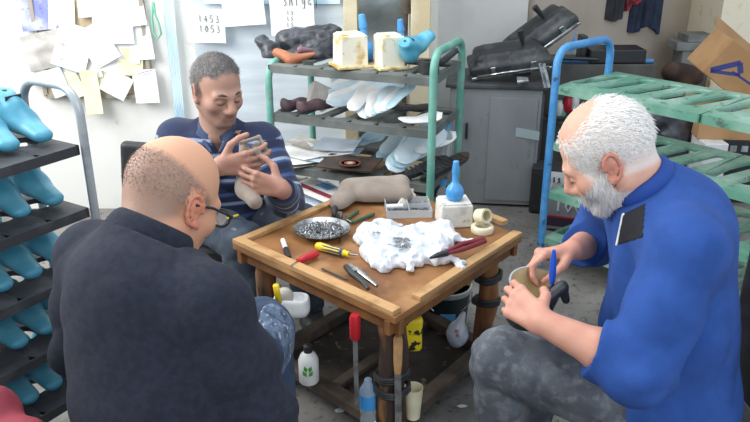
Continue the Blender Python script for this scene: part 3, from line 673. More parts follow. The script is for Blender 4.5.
for i, (sx, bx_, h_, zz, lab) in enumerate(((.742, .34, .17, z2, 'clear bottle with blue cap on the third shelf behind the green post'), (.735, .33, .15, z3, 'clear bottle with blue cap on the bottom shelf behind the green post'))):
    p = A0 + sa * sx + sb * bx_ + Vector((0, 0, zz)); rt = empty('water_bottle', p, lab, 'bottle', 'bottles behind the green post')
    g = MB(); g.lathe([(.028, 0), (.030, .01), (.030, h_ * .7), (.014, h_ * .88), (.012, h_)], p, 20); g.build('bottle_body', M_bottle, rt)
    g = MB(); g.lathe([(.018, h_ * .95), (.018, h_ * 1.12), (.010, h_ * 1.14)], p, 14); g.build('cap', M_bluecap, rt)

# ------------------------------------------------------------------ grey cabinet with the two press machines
pc = P(533, 208, z=0); ct = .70
cb = empty('metal_cabinet', (pc.x, pc.y, 0), 'scuffed grey sheet metal cabinet under the two black press machines', 'cabinet')
cw = .50; cdp = .42; ry = Matrix.Rotation(-.12, 4, 'Z'); CM = Matrix.Translation((pc.x, pc.y, 0)) @ ry
g = MB(); g.box((-cw / 2, cdp / 2, ct / 2), (cw, cdp, ct - .03), CM); g.build('body', M_cab, cb, .004)
g = MB(); g.box((-cw / 2, cdp / 2, ct), (cw + .05, cdp + .04, .02), CM); g.build('top', M_darksteel if False else mat('worn_dark_worktop', '#53565a', .5, .3, c2='#3f4246', scale=8), cb, .003)
g = MB(); g.box((-cw / 2 + .1, -.004, ct / 2 - .01), (cw - .24, .006, ct - .1), CM); cdr = g.build('door', M_cab, cb, .002); g = MB(); g.box((-cw + .10, -.014, ct / 2 + .1), (.014, .02, .09), CM); g.build('door_handle', M_darksteel, cdr, .002)
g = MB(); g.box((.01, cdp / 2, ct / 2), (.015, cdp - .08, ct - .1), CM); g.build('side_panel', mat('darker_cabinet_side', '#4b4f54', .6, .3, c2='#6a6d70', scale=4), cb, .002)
g = MB(); g.sheet(lambda a, c: CM @ Vector((-.13 + .13 * a, -.0105, .425 - .02 * a + .052 * c)), 10, 2, .001); g.build('clear_tape', mat('tape', '#a3b3b6', .25), cb)
def press(name, Mx, lab, handle=True):
    rt = empty(name, Mx.translation, lab, 'press machine', 'black press machines on the grey cabinet')
    mk = mat('grimy_black_casing', '#2f3134', .42, .2, c2='#55585a', scale=9, lo=.5, hi=.75, bump=.3)
    s = Sdf(); s.box((0, 0, .035), (.225, .13, .03), rd=.02, k=.02); s.box((0, 0, .075), (.19, .105, .045), rd=.035, k=.03); s.cap((-.12, 0, .09), (.12, 0, .095), .05, .04, k=.05)
    for x_ in (-.14, 0, .14): s.cap((x_, -.12, .03), (x_, -.08, .11), .012, .012, k=.01)
    o = solid('casing', s, .006, mk, None, lambda F, x, y, z: F + .0015 * wob(x, y, z, 80, 4)); o.parent = rt
    g = MB(); g.box((0, 0, 0), (.44, .25, .018)); g.build('base_plate', M_steel, rt, .004, world=False)
    g = MB(); g.box((-.1, -.13, .03), (.03, .02, .05)); g.build('clamp', M_steel, rt, .003, world=False)
    g = MB(); g.box((.12, -.13, .03), (.03, .02, .05)); g.build('clamp', M_steel, rt, .003, world=False)
    g = MB(); g.tube([(-.19, -.135, .014), (.2, -.135, .014)], .009, 8); g.build('front_rail', M_steel, rt, world=False)
    if handle:
        g = MB(); g.tube([(.08, -.05, .11), (.078, -.06, .16)], .008, 8); g.tube([(.078, -.06, .15), (.07, -.065, .215)], [.013, .018], 10); g.build('handle', M_black, rt, world=False)
    rt.matrix_world = Mx; rt.location = Mx.translation; rt.rotation_euler = Mx.to_euler(); return rt
p1 = P(508, 80, Y=pc.y + .20); p1.z = ct + .075
press('press_machine', Matrix.Translation(p1) @ Euler((.12, -.16, -.05)).to_matrix().to_4x4(), 'black press machine lying closed on the grey cabinet')
p2 = P(541, 42, Y=pc.y + .34)
press('press_machine', Matrix.Translation(p2) @ Euler((.1, -.66, .02)).to_matrix().to_4x4(), 'black press machine tilted steeply up above the other one')
g = MB(); g.tube([(p2.x - .1, p2.y + .02, ct + .01), p2 + Vector((-.09, .02, -.06))], .02, 10); g.box((p2.x - .1, p2.y + .02, ct + .02), (.1, .1, .02)); g.tube([(p2.x + .03, p2.y + .02, ct + .01), p2 + Vector((.02, .02, .0))], .015, 10)
props(g.build('press_stand', M_darksteel), 'dark steel stand carrying the tilted press machine', 'stand')
pu = P(517, 88, z=ct + .01); g = MB(); g.lathe([(.03, 0), (.026, .03), (.02, .06)], pu + Vector((0, .02, .03)), 16, axis=(1, -.1, .1)); props(g.build('metal_cup', M_steel), 'small metal cup under the closed press machine', 'cup')
pu = P(545, 88, z=ct + .01); g = MB(); g.beam(pu + Vector((.0, 0, .0)), pu + Vector((-.03, .05, .12)), .02, .012); g.beam(pu + Vector((.02, 0, .0)), pu + Vector((-.01, .05, .12)), .02, .012); props(g.build('metal_bracket', M_steel), 'pale metal bracket at the right edge of the cabinet', 'bracket')
# bench right of the cabinet with dark machine parts and blue bar
bx = P(590, 74, Y=4.7)
g = MB(); g.box((bx.x + .05, 4.72, .36), (.62, .35, .72)); props(g.build('dark_bench', mat('dark_grey_bench', '#62625f', .7, c2='#4c4b49', scale=4), None, .005), 'dark grey bench behind the blue framed rack', 'bench')
g = MB(); g.box((bx.x + .12, 4.66, .765), (.34, .2, .08)); g.box((bx.x - .08, 4.66, .80), (.04, .1, .16)); g.tube([(bx.x - .25, 4.55, .76), (bx.x + .0, 4.55, .75)], .012); props(g.build('machine_part', M_darksteel, None, .006), 'dark steel machine part on the bench behind the blue frame', 'machine part')
g = MB(); g.tube([(bx.x - .24, 4.60, .735), (bx.x + .34, 4.58, .735)], .014); props(g.build('blue_bar', M_blue), 'blue metal bar lying at the front of the dark bench', 'bar')
for i, (u, v, m, lab) in enumerate([(559, 108, M_white, 'small white jar between cabinet and blue frame'), (568, 104, M_redplas, 'small red jar beside the white one'), (562, 116, M_greentray, 'small green jar low between cabinet and blue frame'), (575, 102, M_white, 'small white tube right of the red jar')]):
    p = P(u, v, Y=4.52); g = MB(); g.lathe([(.024, -.045), (.026, -.04), (.026, .02), (.018, .03), (.018, .045)], (p.x, p.y, p.z), 16); props(g.build('jar', m), lab, 'jar', 'jars on the bench ledge')
    if i == 0: g = MB(); g.box((p.x + .06, 4.50, p.z - .055), (.3, .10, .02)); props(g.build('ledge_board', M_darksteel), 'narrow dark ledge board under the small jars', 'ledge')

# ------------------------------------------------------------------ blue framed rack with green trays
B0 = Vector((.79, 3.22, 0)); ba = Vector((.66, -.751, 0)).normalized(); bb = Vector((.751, .66, 0)).normalized(); BL = 1.30; BD = .46
BZ = [.885, .63, .40, .17]
rkb = empty('blue_framed_rack', B0, 'rack with a bright blue end frame and green slotted trays at right', 'rack')
rack_frame(rkb, M_blue, B0 - ba * .01, B0 - ba * .01 + bb * (BD - .05), 1.045, .0175)
rack_frame(rkb, M_blue, B0 + ba * BL, B0 + ba * BL + bb * BD, 1.08, .0185)
for z in BZ:
    for h_ in range(2):
        g = MB(); g.plate(BL / 2 - .006, BD, 5, (.152, .030, .20), frame(B0 + ba * (h_ * BL / 2) + Vector((0, 0, z)), ba, bb, (0, 0, 1)), th=.01, lip=.035, rim=.007, n=40); g.build('tray', M_greentray, rkb)

# boxes and clutter beyond the rack
def obox(name, m, c, size, rot, lab, cat, group=None, openbox=False, bev=.004):
    Mx = Matrix.Translation(c) @ Euler(rot).to_matrix().to_4x4(); x, y, z = size
    g = MB()
    if not openbox: g.box((0, 0, 0), size, Mx)
    else:
        t = .008
        g.box((0, 0, -z / 2), (x, y, t), Mx)
        for sx in (-1, 1): g.box((sx * x / 2, 0, 0), (t, y, z), Mx)
        for sy in (-1, 1): g.box((0, sy * y / 2, 0), (x, t, z), Mx)
    return g, Mx
cc = P(736, 72, Y=4.25); g, Mx = obox('c', M_card, cc, (.42, .30, .22), (.06, .64, -.06), '', '', None, True)
cr = empty('carton', cc, 'open brown carton with a blue arrow mark beyond the green trays', 'carton', 'cartons beyond the rack'); g.build('box', M_card, cr, .002)
g = MB(); x0 = -.21; Mf = Mx @ Matrix.Translation((-.085, -.153, -.015)) @ Matrix.Rotation(-.66, 4, 'Y') @ Matrix.Scale(.9, 4)
arrow = [(-.13, -.02), (.05, .06), (.06, .02), (.12, -.06), (.13, -.07), (.065, -.01), (.03, -.0), (.04, .03), (-.06, -.01), (-.02, -.04), (-.12, -.045)]
g.beam(Mf @ Vector((-.13, 0, .01)), Mf @ Vector((.04, 0, .055)), .03, .003, Mf.to_3x3() @ Vector((0, -1, 0))); g.beam(Mf @ Vector((.035, 0, .055)), Mf @ Vector((.05, 0, -.01)), .03, .003, Mf.to_3x3() @ Vector((0, -1, 0)))
g.beam(Mf @ Vector((-.13, 0, .005)), Mf @ Vector((.05, 0, -.02)), .02, .003, Mf.to_3x3() @ Vector((0, -1, 0))); g.beam(Mf @ Vector((.0, 0, .0)), Mf @ Vector((.14, 0, -.09)), .012, .003, Mf.to_3x3() @ Vector((0, -1, 0)))
g.build('printed_arrow', mat('blue_print', '#39407f', .7), cr)
g = MB(); g.sheet(lambda a, c: Mx @ Vector((-.21 + .42 * a, .15 + .10 * c, .11 + .06 * c)), 2, 2, .005); g.build('flap', M_card, cr)
c2 = P(735, 128, Y=4.1); g = MB(); g.box((c2.x + .05, 4.27, c2.z + .02), (.46, .36, .18), rz=-.1); props(g.build('carton', M_card, None, .004), 'flat brown carton under the one with the blue arrow', 'carton', 'cartons beyond the rack')
zt = c2.z + .12 - .17 - .02
ct2 = empty('plastic_crate', (c2.x + .1, 4.25, 0), 'black slotted plastic crate below the cartons', 'crate'); g = MB(); g.box((c2.x + .14, 4.25, zt / 2), (.34, .33, zt), rz=-.1); g.build('crate_body', M_black, ct2, .006)
for r_ in range(2):
    for k in range(5): g = MB(); g.box((c2.x + .01 + k * .062, 4.085 - (k - 2) * .006, zt - .05 - r_ * .06), (.035, .01, .035), rz=-.1); g.build('slot', M_greymetal, ct2)
g = MB(); g.box((c2.x - .12, 4.12, zt / 2), (.13, .2, zt)); props(g.build('white_box', M_white, None, .005), 'tall white box beside the black plastic crate', 'box')
q = P(684, 47, Y=5.35); g = MB(); g.box((q.x + .1, 5.45, q.z), (.30, .2, .06)); g.box((q.x + .12, 5.45, q.z + .055), (.2, .2, .05)); g.box((q.x + .1, 5.45, q.z / 2 - .015), (.2, .18, q.z - .03))
props(g.build('weighing_machine', mat('grey_appliance', '#8d9190', .5, c2='#6d706f', scale=6), None, .006), 'grey appliance standing against the far wall by the carton', 'appliance')
q = P(673, 72, Y=5.1); s = Sdf(); s.cap(q, q + Vector((.16, 0, -.02)), .07, .06); s.cap(q + Vector((.05, .02, -.05)), Vector((q.x + .05, 5.1, .1)), .09, .12); solid('sack', s, .012, mat('brown_sack', '#5d473d', .8, c2='#3f2f2a', scale=8), None, lambda F, x, y, z: np.maximum(F + .012 * wob(x, y, z, 30, 5), .002 - z)); props(bpy.data.objects['sack'], 'dark brown sack slumped against the far wall', 'sack')
q = P(672, 124, z=0); g = MB(); g.box((q.x - .05, 5.0, .009), (1.0, .8, .014), rz=.0); props(g.build('cardboard_sheet', mat('reddish_brown_board', '#7d5a48', .8, c2='#6b4a3b', scale=5), None, .002), 'reddish brown board lying on the floor beyond the trays', 'board')
s = Sdf(); q = P(655, 118, Y=4.3); s.cap(q, q + Vector((.2, .0, -.02)), .09, .08); s.cap(q + Vector((.1, 0, -.1)), (q.x + .1, q.y, .12), .12, .12); solid('rubbish_bag', s, .010, M_blackbag, None, lambda F, x, y, z: np.maximum(F + .012 * np.abs(wob(x, y, z, 40, 5)), .002 - z)); props(bpy.data.objects['rubbish_bag'], 'black bag on the floor behind the green trays', 'bag')
# printed box under the rack
q = P(566, 236, z=0)
bxr = empty('printed_box', (q.x, q.y, 0), 'grey printed box with dark bands and small marks on the floor by the blue frame', 'box', 'printed boxes under the rack')
Mx = Matrix.Translation((q.x + .06, q.y + .12, .11)) @ Matrix.Rotation(-.35, 4, 'Z'); g = MB(); g.box((0, 0, 0), (.26, .2, .19), Mx); g.build('box', mat('grey_print_box', '#8e8e93', .6, c2='#7c7c82', scale=9), bxr, .004)
g = MB(); g.box((0, 0, -.05), (.264, .204, .05), Mx); g.build('dark_band', mat('dark_purple_print', '#34243a', .6), bxr)
g = MB(); g.box((0, 0, -.02), (.263, .203, .008), Mx); g.build('red_band', M_redplas, bxr)
g = MB(); up = Mx.to_3x3() @ Vector((0, 0, 1)); exx = Mx.to_3x3() @ Vector((1, 0, 0)); write(g, '100', Mx @ Vector((-.09, -.104, .015)), exx, up, .06, .006); g.build('printed_number', mat('white_print', '#d6d6da', .6), bxr)
g = MB(); eyy = Mx.to_3x3() @ Vector((0, 1, 0))
for k in range(3): g.box((.134, -.05 + k * .03, -.05), (.004, .018, .018), Mx)
g.build('print_mark', mat('white_print', '#d6d6da'), bxr)
q2 = P(545, 205, z=.0); g = MB(); Mx = Matrix.Translation((q.x + .0, q.y + .36, .14)) @ Matrix.Rotation(-.3, 4, 'Z')
b2 = empty('printed_box', Mx.translation, 'white fronted box with small black lettering, behind the grey printed box', 'box', 'printed boxes under the rack'); g.box((0, 0, 0), (.24, .16, .26), Mx); g.build('box', M_black, b2, .004)
g = MB(); g.box((.03, -.082, 0), (.16, .004, .24), Mx); g.build('white_front', M_white, b2)
g = MB(); write(g, 's1s', Mx @ Vector((-.03, -.088, .06)), Mx.to_3x3() @ Vector((1, 0, 0)), up, .03, .004); g.build('lettering', M_ink, b2)
# ------------------------------------------------------------------ the work table
TZ = .55
cL, cF, cR, cB = Vector((-.482, 2.31, 0)), Vector((.056, 1.81, 0)), Vector((.509, 2.37, 0)), Vector((.03, 2.93, 0))
ctr = (cL + cF + cR + cB) / 4
tb = empty('work_table', (ctr.x, ctr.y, 0), 'low worn wooden work table on log legs with battens around its top', 'table')
g = MB(); g.prism([(p.x, p.y) for p in (cF, cR, cB, cL)], .022, Matrix.Translation((0, 0, TZ - .022))); g.build('tabletop', M_wood, tb, .002)
def ins(p, k=.035): return p + (ctr - p).normalized() * k
def batten(a, b_, w_, h_, z=TZ, name='batten', m=M_batten):
    g = MB(); g.beam((a.x, a.y, z + h_ / 2), (b_.x, b_.y, z + h_ / 2), w_, h_); g.build(name, m, tb, .002)
def off(a, b_, k): # shift inwards
    d = (b_ - a).normalized(); n = Vector((-d.y, d.x, 0)); n = n if n.dot(ctr - a) > 0 else -n; return a + n * k, b_ + n * k
a, b_ = off(cL, cF, .018); batten(a, b_ - (b_ - a).normalized() * .01, .036, .016)
a, b_ = off(cF, cR, .018); d = (b_ - a).normalized(); batten(a + d * .12, b_, .034, .014)
a, b_ = off(cL, cB, .018); d = (b_ - a).normalized(); batten(a + d * .03, b_ - d * .0, .034, .014)
for A_, B_ in ((cL, cF), (cF, cR), (cR, cB), (cB, cL)):
    a, b_ = off(A_, B_, .03); g = MB(); g.beam((a.x, a.y, TZ - .045), (b_.x, b_.y, TZ - .045), .02, .045); g.build('apron', mat('dark_apron_wood', '#6b4526', .7, c2='#85582f', scale=10, bump=.4), tb, .002)
legs = [ins(cF, .10), ins(cR, .11), ins(cB, .12), ins(cL, .11)]
for i, p in enumerate(legs):
    g = MB(); r0 = .044 if i == 0 else .036; pts = []; rr = []
    for k in range(13):
        z = k / 12 * (TZ - .03) ; pts.append((p.x + .006 * math.sin(k * .9 + i), p.y + .005 * math.sin(k * 1.3 + i * 2), z)); rr.append(r0 * (1 + .06 * math.sin(k * 1.7 + i * 3)))
    g.tube(pts, rr, 12); g.build('leg', M_log, tb)
for A_, B_ in ((0, 1), (1, 2), (2, 3), (3, 0)):
    a, b_ = legs[A_], legs[B_]; g = MB(); g.beam((a.x, a.y, .10), (b_.x, b_.y, .10), .05, .04); g.build('stretcher', M_dirty, tb, .004)
g = MB()
for A_, B_ in ((0, 3),):
    for k in (1,):
        t_ = k / 2; a = legs[0].lerp(legs[3], t_); b_ = legs[1].lerp(legs[2], t_); g.beam((a.x, a.y, .088), (b_.x, b_.y, .088), .04, .02)
g.build('cross_slat', M_dirty, tb, .003)
g = MB(); g.prism([(p.x, p.y) for p in (legs[0], legs[1], legs[2], legs[3])], .02, Matrix.Translation((0, 0, .055))); g.build('lower_board', mat('dirt_covered_board', '#2f2924', .95, c2='#4d443b', scale=7, lo=.4, hi=.7, c3='#6f675d', s3=26, lo3=.6, hi3=.7, bump=.9, bscale=50), tb)
def strap(p, z, r, seed=0):
    g = MB(); pts = [(p.x + (r + .004 * math.sin(k * 2 + seed)) * math.cos(k / 24 * 6.283), p.y + r * math.sin(k / 24 * 6.283), z + .008 * math.sin(k / 24 * 6.283 + seed)) for k in range(24)]
    for dz in (-.007, 0, .007): g.tube([(x, y, zz + dz) for x, y, zz in pts], .007, 6, True)
    g.build('rubber_strap', M_black, tb)
strap(legs[0], .26, .050); strap(legs[0], .30, .046, 2); strap(legs[1], .40, .042, 1); strap(legs[1], .30, .044, 3)
T = lambda u, v, h=0: P(u, v, z=TZ + h) 
T0 = TZ + .001
# metal bowl of tacks
c = T(322, 235); c.z = T0; bw = empty('metal_bowl', c, 'shiny metal bowl filled with small tacks on the table', 'bowl')
g = MB(); R_ = .094; g.lathe([(R_ * .45, 0), (R_ * .8, .008), (R_, .026), (R_ + .004, .027), (R_ * .96, .022), (R_ * .78, .011), (R_ * .4, .004), (.001, .003)], c, 40); g.build('bowl_body', M_steel, bw)
g = MB(); random.seed(3)
for k in range(420):
    r_ = R_ * .80 * math.sqrt(rnd(0, 1)); a_ = rnd(0, 6.283); x, y = c.x + r_ * math.cos(a_), c.y + r_ * math.sin(a_); z = c.z + .009 + .010 * (r_ / R_) ** 2 + rnd(0, .006); d = Vector((rnd(-1, 1), rnd(-1, 1), rnd(-.4, .4))).normalized() * .0065
    g.beam(Vector((x, y, z)) - d, Vector((x, y, z)) + d, .0028, .0028)
o = g.build('tacks', mat('tack_metal', '#c4c6c8', .3, .8, c2='#8b8d90', scale=120), bw); o['kind'] = 'stuff'
# screwdrivers
def screwdriver(u0, v0, u1, v1, u2, v2, m1, m2, name, lab, r=.014, h=.016):
    a = T(u0, v0); b_ = T(u1, v1); e = T(u2, v2); 
    for q_ in (a, b_, e): q_.z = T0 + h
    rt = empty(name, (a.x, a.y, T0), lab, 'screwdriver'); d = (b_ - a); L = d.length; g = MB()
    g.tube([a + d * t_ for t_ in (0, .03, .12, .3, .5, .72, .86, .93, 1)], [r * k for k in (.5, .8, 1, 1.02, .95, 1, .8, .62, .7)], 14); g.build('handle', m1, rt)
    if m2:
        g = MB(); g.tube([a + d * t_ for t_ in (.22, .3, .5, .72, .84)], [r * k for k in (1.02, 1.06, 1.0, 1.05, .9)], 8); g.build('grip', m2, rt)
    g = MB(); g.tube([b_, b_.lerp(e, .9), e], [.003, .003, .002], 8); g.build('blade', M_steel, rt); return rt
screwdriver(316, 250, 349, 259, 358, 260, M_yellow, M_navyplas, 'screwdriver', 'yellow and navy handled screwdriver on the table beside the white bag')
for ob in bpy.data.objects:
    if ob.name == 'screwdriver': ob.location.z = T0
screwdriver(318, 258, 298, 266, 291, 271, M_redplas, None, 'screwdriver', 'short red handled screwdriver between marker and yellow screwdriver', .013)
# marker
a, b_ = T(283, 243), T(289, 261); a.z = b_.z = T0 + .009; mk_ = empty('marker_pen', (a.x, a.y, T0), 'black and white marker pen on the left of the table', 'pen')
g = MB(); g.tube([a, a.lerp(b_, .55)], .0085, 12); g.build('barrel', M_white, mk_); g = MB(); g.tube([a.lerp(b_, .5), b_], [.0095, .009], 12); g.build('cap', M_black, mk_)
# pincers at the near edge
pn = empty('pincers', T(355, 280), 'dark steel pincers lying across the near batten of the table', 'pincers'); hz = TZ + .026
pt = lambda u, v, h=0: Vector((T(u, v).x, T(u, v).y, hz + h))
g = MB(); g.tube([pt(346, 274), pt(352, 281), pt(362, 289), pt(368, 297)], [.009, .011, .008, .006], 10); g.build('arm', M_darksteel, pn)
g = MB(); g.tube([pt(350, 273), pt(358, 279), pt(368, 287), pt(377, 294)], [.009, .011, .008, .005], 10); g.build('arm', M_steel, pn)
g = MB(); g.lathe([(.012, -.009), (.012, .009)], pt(355, 279), 14); g.build('pivot', M_steel, pn)
# rods and knives lying between bowl and boot
def tool(name, lab, cat, pts, segs, hh=.008):
    P_ = [Vector((T(*p).x, T(*p).y, T0 + hh)) for p in pts]; rt = empty(name, P_[0], lab, cat)
    for nm, i, j, r, m in segs:
        g = MB(); g.tube([P_[i], P_[i].lerp(P_[j], .5), P_[j]], r, 8); g.build(nm, m, rt)
    return rt
M_grip = mat('dark_green_grip', '#3c5a48', .5)
tool('pliers', 'thin pliers with dark green grips lying behind the metal bowl', 'pliers', [(333, 236), (346, 222), (358, 213), (352, 225), (374, 216)], [('jaw', 0, 1, .005, M_steel), ('grip', 1, 2, .006, M_grip), ('jaw', 3, 1, .004, M_steel), ('grip', 3, 4, .006, M_grip)])
tool('awl', 'short steel awl with dark handle between bowl and green gripped pliers', 'awl', [(340, 246), (343, 232), (346, 219)], [('spike', 0, 1, .003, M_steel), ('handle', 1, 2, .007, M_dirty)])
tool('metal_rod', 'thin metal rod lying along the near batten', 'rod', [(322, 270), (347, 281)], [('rod', 0, 1, .003, M_darksteel)], .004)
g = MB(); p = T(340, 224); g.lathe([(.011, 0), (.012, .03), (.009, .045)], (p.x, p.y, T0), 14); props(g.build('metal_punch', M_steel), 'small upright steel punch beside the boot on the table', 'punch')
# red handled pliers on the white bag
rp_ = empty('pliers', T(460, 245), 'pliers with dark red grips lying on the white bag', 'pliers')
pt = lambda u, v, h: Vector((P(u, v, z=TZ + h).x, P(u, v, z=TZ + h).y, TZ + h))
g = MB(); g.tube([pt(446, 254, .045), pt(464, 249, .04), pt(485, 241, .035)], [.006, .008, .009], 10); g.build('grip', mat('dark_red_grip', '#7a2430', .45), rp_)
g = MB(); g.tube([pt(445, 252, .05), pt(462, 244, .046), pt(484, 239, .040)], [.006, .008, .009], 10); g.build('grip', mat('dark_red_grip', '#7a2430'), rp_)
g = MB(); g.tube([pt(447, 253, .048), pt(438, 255, .048), pt(430, 258, .045)], [.011, .009, .004], 10); g.build('jaw', M_darksteel, rp_)
# white bag
M_bag = mat('thin_white_bag', '#dfe3e8', .4, c2='#cfd6df', scale=14, bump=.4, bscale=70)
wb = empty('white_bag', T(405, 255), 'crumpled white plastic bag holding tacks in the middle of the table', 'bag')
s = Sdf(); t_ = lambda u, v, h=.015: Vector((T(u, v).x, T(u, v).y, TZ + h))
for a_, b2_, r1, r2 in (((366, 236), (376, 262), .035, .03), ((372, 242), (440, 236), .04, .035), ((380, 262), (440, 262), .036, .03), ((376, 232), (400, 230), .028, .025), ((436, 240), (470, 244), .034, .022), ((440, 262), (462, 266), .03, .014), ((395, 250), (440, 250), .045, .04), ((408, 262), (412, 274), .03, .014), ((374, 256), (384, 272), .025, .018), ((455, 268), (464, 272), .012, .010)):
    s.cap(t_(*a_), t_(*b2_), r1, r2, k=.03)
def bagp(F, x, y, z):
    n1 = wob(x, y, z * .5, 42, 11, 6); n2 = wob(x, y, z, 95, 12, 5)
    n3 = wob(x, y, z, 190, 13, 5); e = .012 * wob(x, y, z * 0, 70, 15, 6)
    return np.maximum(F + .026 * np.abs(n1) - .010 + .012 * np.abs(n2) + .005 * np.abs(n3) + e, TZ + .001 - z)
solid('bag', s, .003, M_bag, wb, bagp, relax=0)
g = MB(); random.seed(5)
for (u, v, n_, hh) in ((371, 240, 60, .047), (402, 258, 60, .052)):
    for k in range(n_):
        p = t_(u + rnd(-8, 8), v + rnd(-6, 6), hh + rnd(-.004, .003)); d = Vector((rnd(-1, 1), rnd(-1, 1), rnd(-.3, .3))).normalized() * .006; g.beam(p - d, p + d, .003, .003)
o = g.build('tacks', mat('tack_metal', '#8d8f90'), wb); o['kind'] = 'stuff'
# boot lying at the back
bt = empty('ankle_boot', T(350, 212), 'taupe suede boot lying on its side at the back of the table', 'boot')
s = Sdf(); s.cap(t_(340, 208, .03), t_(352, 199, .04), .036, .044, k=.03, flat=((0, 0, 1), 1.15)); s.cap(t_(372, 199, .04), t_(400, 198, .04), .040, .040, k=.05); s.cap(t_(352, 199, .04), t_(400, 192, .036), .044, .040, k=.03, flat=((0, 0, 1), 1.15)); s.cap(t_(338, 211, .026), t_(346, 205, .03), .028, .03, k=.02)
s.cap(t_(366, 203, .03), t_(404, 203, .03), .036, .034, k=.03)
s.cap(t_(392, 198, .04), t_(430, 196, .04), .022, .026, k=.01, sub=True, flat=((0, 0, 1), 1.6))
solid('upper', s, .004, M_taupe, bt, lambda F, x, y, z: np.maximum(F + .004 * wob(x, y, z, 45, 21), TZ + .014 - z))
s = Sdf(); s.cap(t_(334, 218, .012), t_(339, 203, .03), .016, .02, k=.01, flat=((1, .3, 0), 1.8)); solid('sole', s, .004, M_black, bt, lambda F, x, y, z: np.maximum(F, TZ + .001 - z))
s = Sdf(); s.cap(t_(404, 208, .014), t_(412, 195, .02), .008, .008); s.cap(t_(398, 210, .02), t_(408, 200, .04), .006, .006); s.cap(t_(402, 197, .05), t_(414, 203, .03), .008, .008); solid('lining', s, .003, mat('pale_lining', '#c7beb4', .8), bt)
# clear plastic box
bxp = T(408, 219); pb = empty('plastic_box', (bxp.x, bxp.y, T0), 'clear plastic box of small nails behind the white bag', 'box')
e1 = (T(432, 218) - T(387, 219)).normalized(); e2 = (T(398, 206) - T(387, 219)); L1 = (T(432, 218) - T(387, 219)).length; e2n = Vector((0, 0, 1)).cross(e1); L2 = .14; o_ = T(387, 219); o_.z = T0
Mx = frame(o_, e1, e2n, (0, 0, 1)); g = MB(); t2 = .003; hh = .03
g.box((L1 / 2, L2 / 2, t2 / 2), (L1, L2, t2), Mx)
for y_ in (0, L2, L2 * .5): g.box((L1 / 2, y_, hh / 2), (L1, t2, hh), Mx)
for x_ in (0, L1, L1 * .5): g.box((x_, L2 / 2, hh / 2), (t2, L2, hh), Mx)
g.build('box_body', M_clear, pb)
g = MB(); 
for k in range(260):
    p = Mx @ Vector((rnd(.01, L1 - .01), rnd(.01, L2 - .01), rnd(.006, .014))); d = Vector((rnd(-1, 1), rnd(-1, 1), rnd(-.2, .2))).normalized() * .007; g.beam(p - d, p + d, .002, .002)
o = g.build('nails', mat('nail_metal', '#77797b', .4, .9), pb); o['kind'] = 'stuff'
g = MB(); g.tube([Mx @ Vector((.0, .03, .036)), Mx @ Vector((.06, .03, .038))], .008, 10); props(g.build('tube_stopper', M_white), 'white tube stopper lying on the clear box of nails', 'stopper')
# glue box on the table with the blue bottle
p = T(455, 229); gb = empty('glue_box', (p.x, p.y, T0), 'white marbled glue block on the table carrying the blue bottle', 'glue box')
M_marble = mat('glue_stained_white_block', '#dcdad3', .6, c2='#b9b5aa', scale=14, lo=.55, hi=.7, c3='#9c968a', s3=30, lo3=.6, hi3=.7, bump=.4)
e1 = (T(475, 226) - T(436, 229)); bs = .108
g = MB(); bc = Vector((p.x, p.y + .055, T0 + .042)); g.box(bc, (.118, .105, .084), rz=.12, taper=.97); g.build('block', M_marble, gb, .006)
g = MB(); g.box(bc + Vector((.0, -.0, .044)), (.104, .092, .008), rz=.12); g.build('lid', M_marble, gb, .003)
blue_bottle(bc + Vector((.0, .0, .049)), .80, 'sky blue bulb shaped bottle standing on the white block on the table')
# ring shaped ashtray / adhesive reel
p = T(482, 232); ar = empty('tape_reel', (p.x, p.y, T0), 'cream plastic reel with an upright ring, right of the white block', 'reel'); M_cream = mat('cream_plastic', '#e9e3c8', .45, c2='#d9cfa8', scale=12)
g = MB(); g.lathe([(.022, 0), (.038, .0), (.040, .004), (.040, .020), (.037, .024), (.026, .024), (.022, .02), (.022, 0)], (p.x, p.y, T0), 28); g.build('base_ring', M_cream, ar)
g = MB(); g.lathe([(.018, 0), (.026, 0), (.026, .042), (.018, .042), (.018, 0)], (p.x - .012, p.y + .022, T0 + .050), 24, axis=(.55, -.7, .3)); g.build('upright_ring', M_cream, ar)
p = T(497, 224); g = MB(); g.beam(T(488, 219) + Vector((0, 0, .012)), T(505, 226) + Vector((0, 0, .012)), .03, .02); props(g.build('wood_offcut', M_batten, None, .003), 'small wood offcut behind the cream reel', 'offcut')

# ------------------------------------------------------------------ things under and around the table
# hanging white holder
hp = Vector((-.262, 2.085, 0)); hd = empty('plastic_holder', (hp.x, hp.y, .40), 'white plastic holder hanging by a yellow strap under the left table edge', 'holder')
s = Sdf(); s.box((hp.x, hp.y - .01, .445), (.058, .035, .042), rd=.03, k=.02); s.box((hp.x, hp.y - .01, .49), (.050, .026, .05), rd=.02, sub=True, k=.006)
solid('cup', s, .004, M_white, hd); g = MB(); g.tube([(hp.x - .035, hp.y - .04, .47), (hp.x - .04, hp.y - .052, .535)], .010, 8); g.build('yellow_strap', M_yellow, hd)
s = Sdf(); s.ell((hp.x - .02, hp.y - .01, .475), (.028, .02, .03)); solid('grey_rag', s, .005, M_paperg, None); props(bpy.data.objects['grey_rag'], 'small grey rag stuffed in the hanging white holder', 'rag')
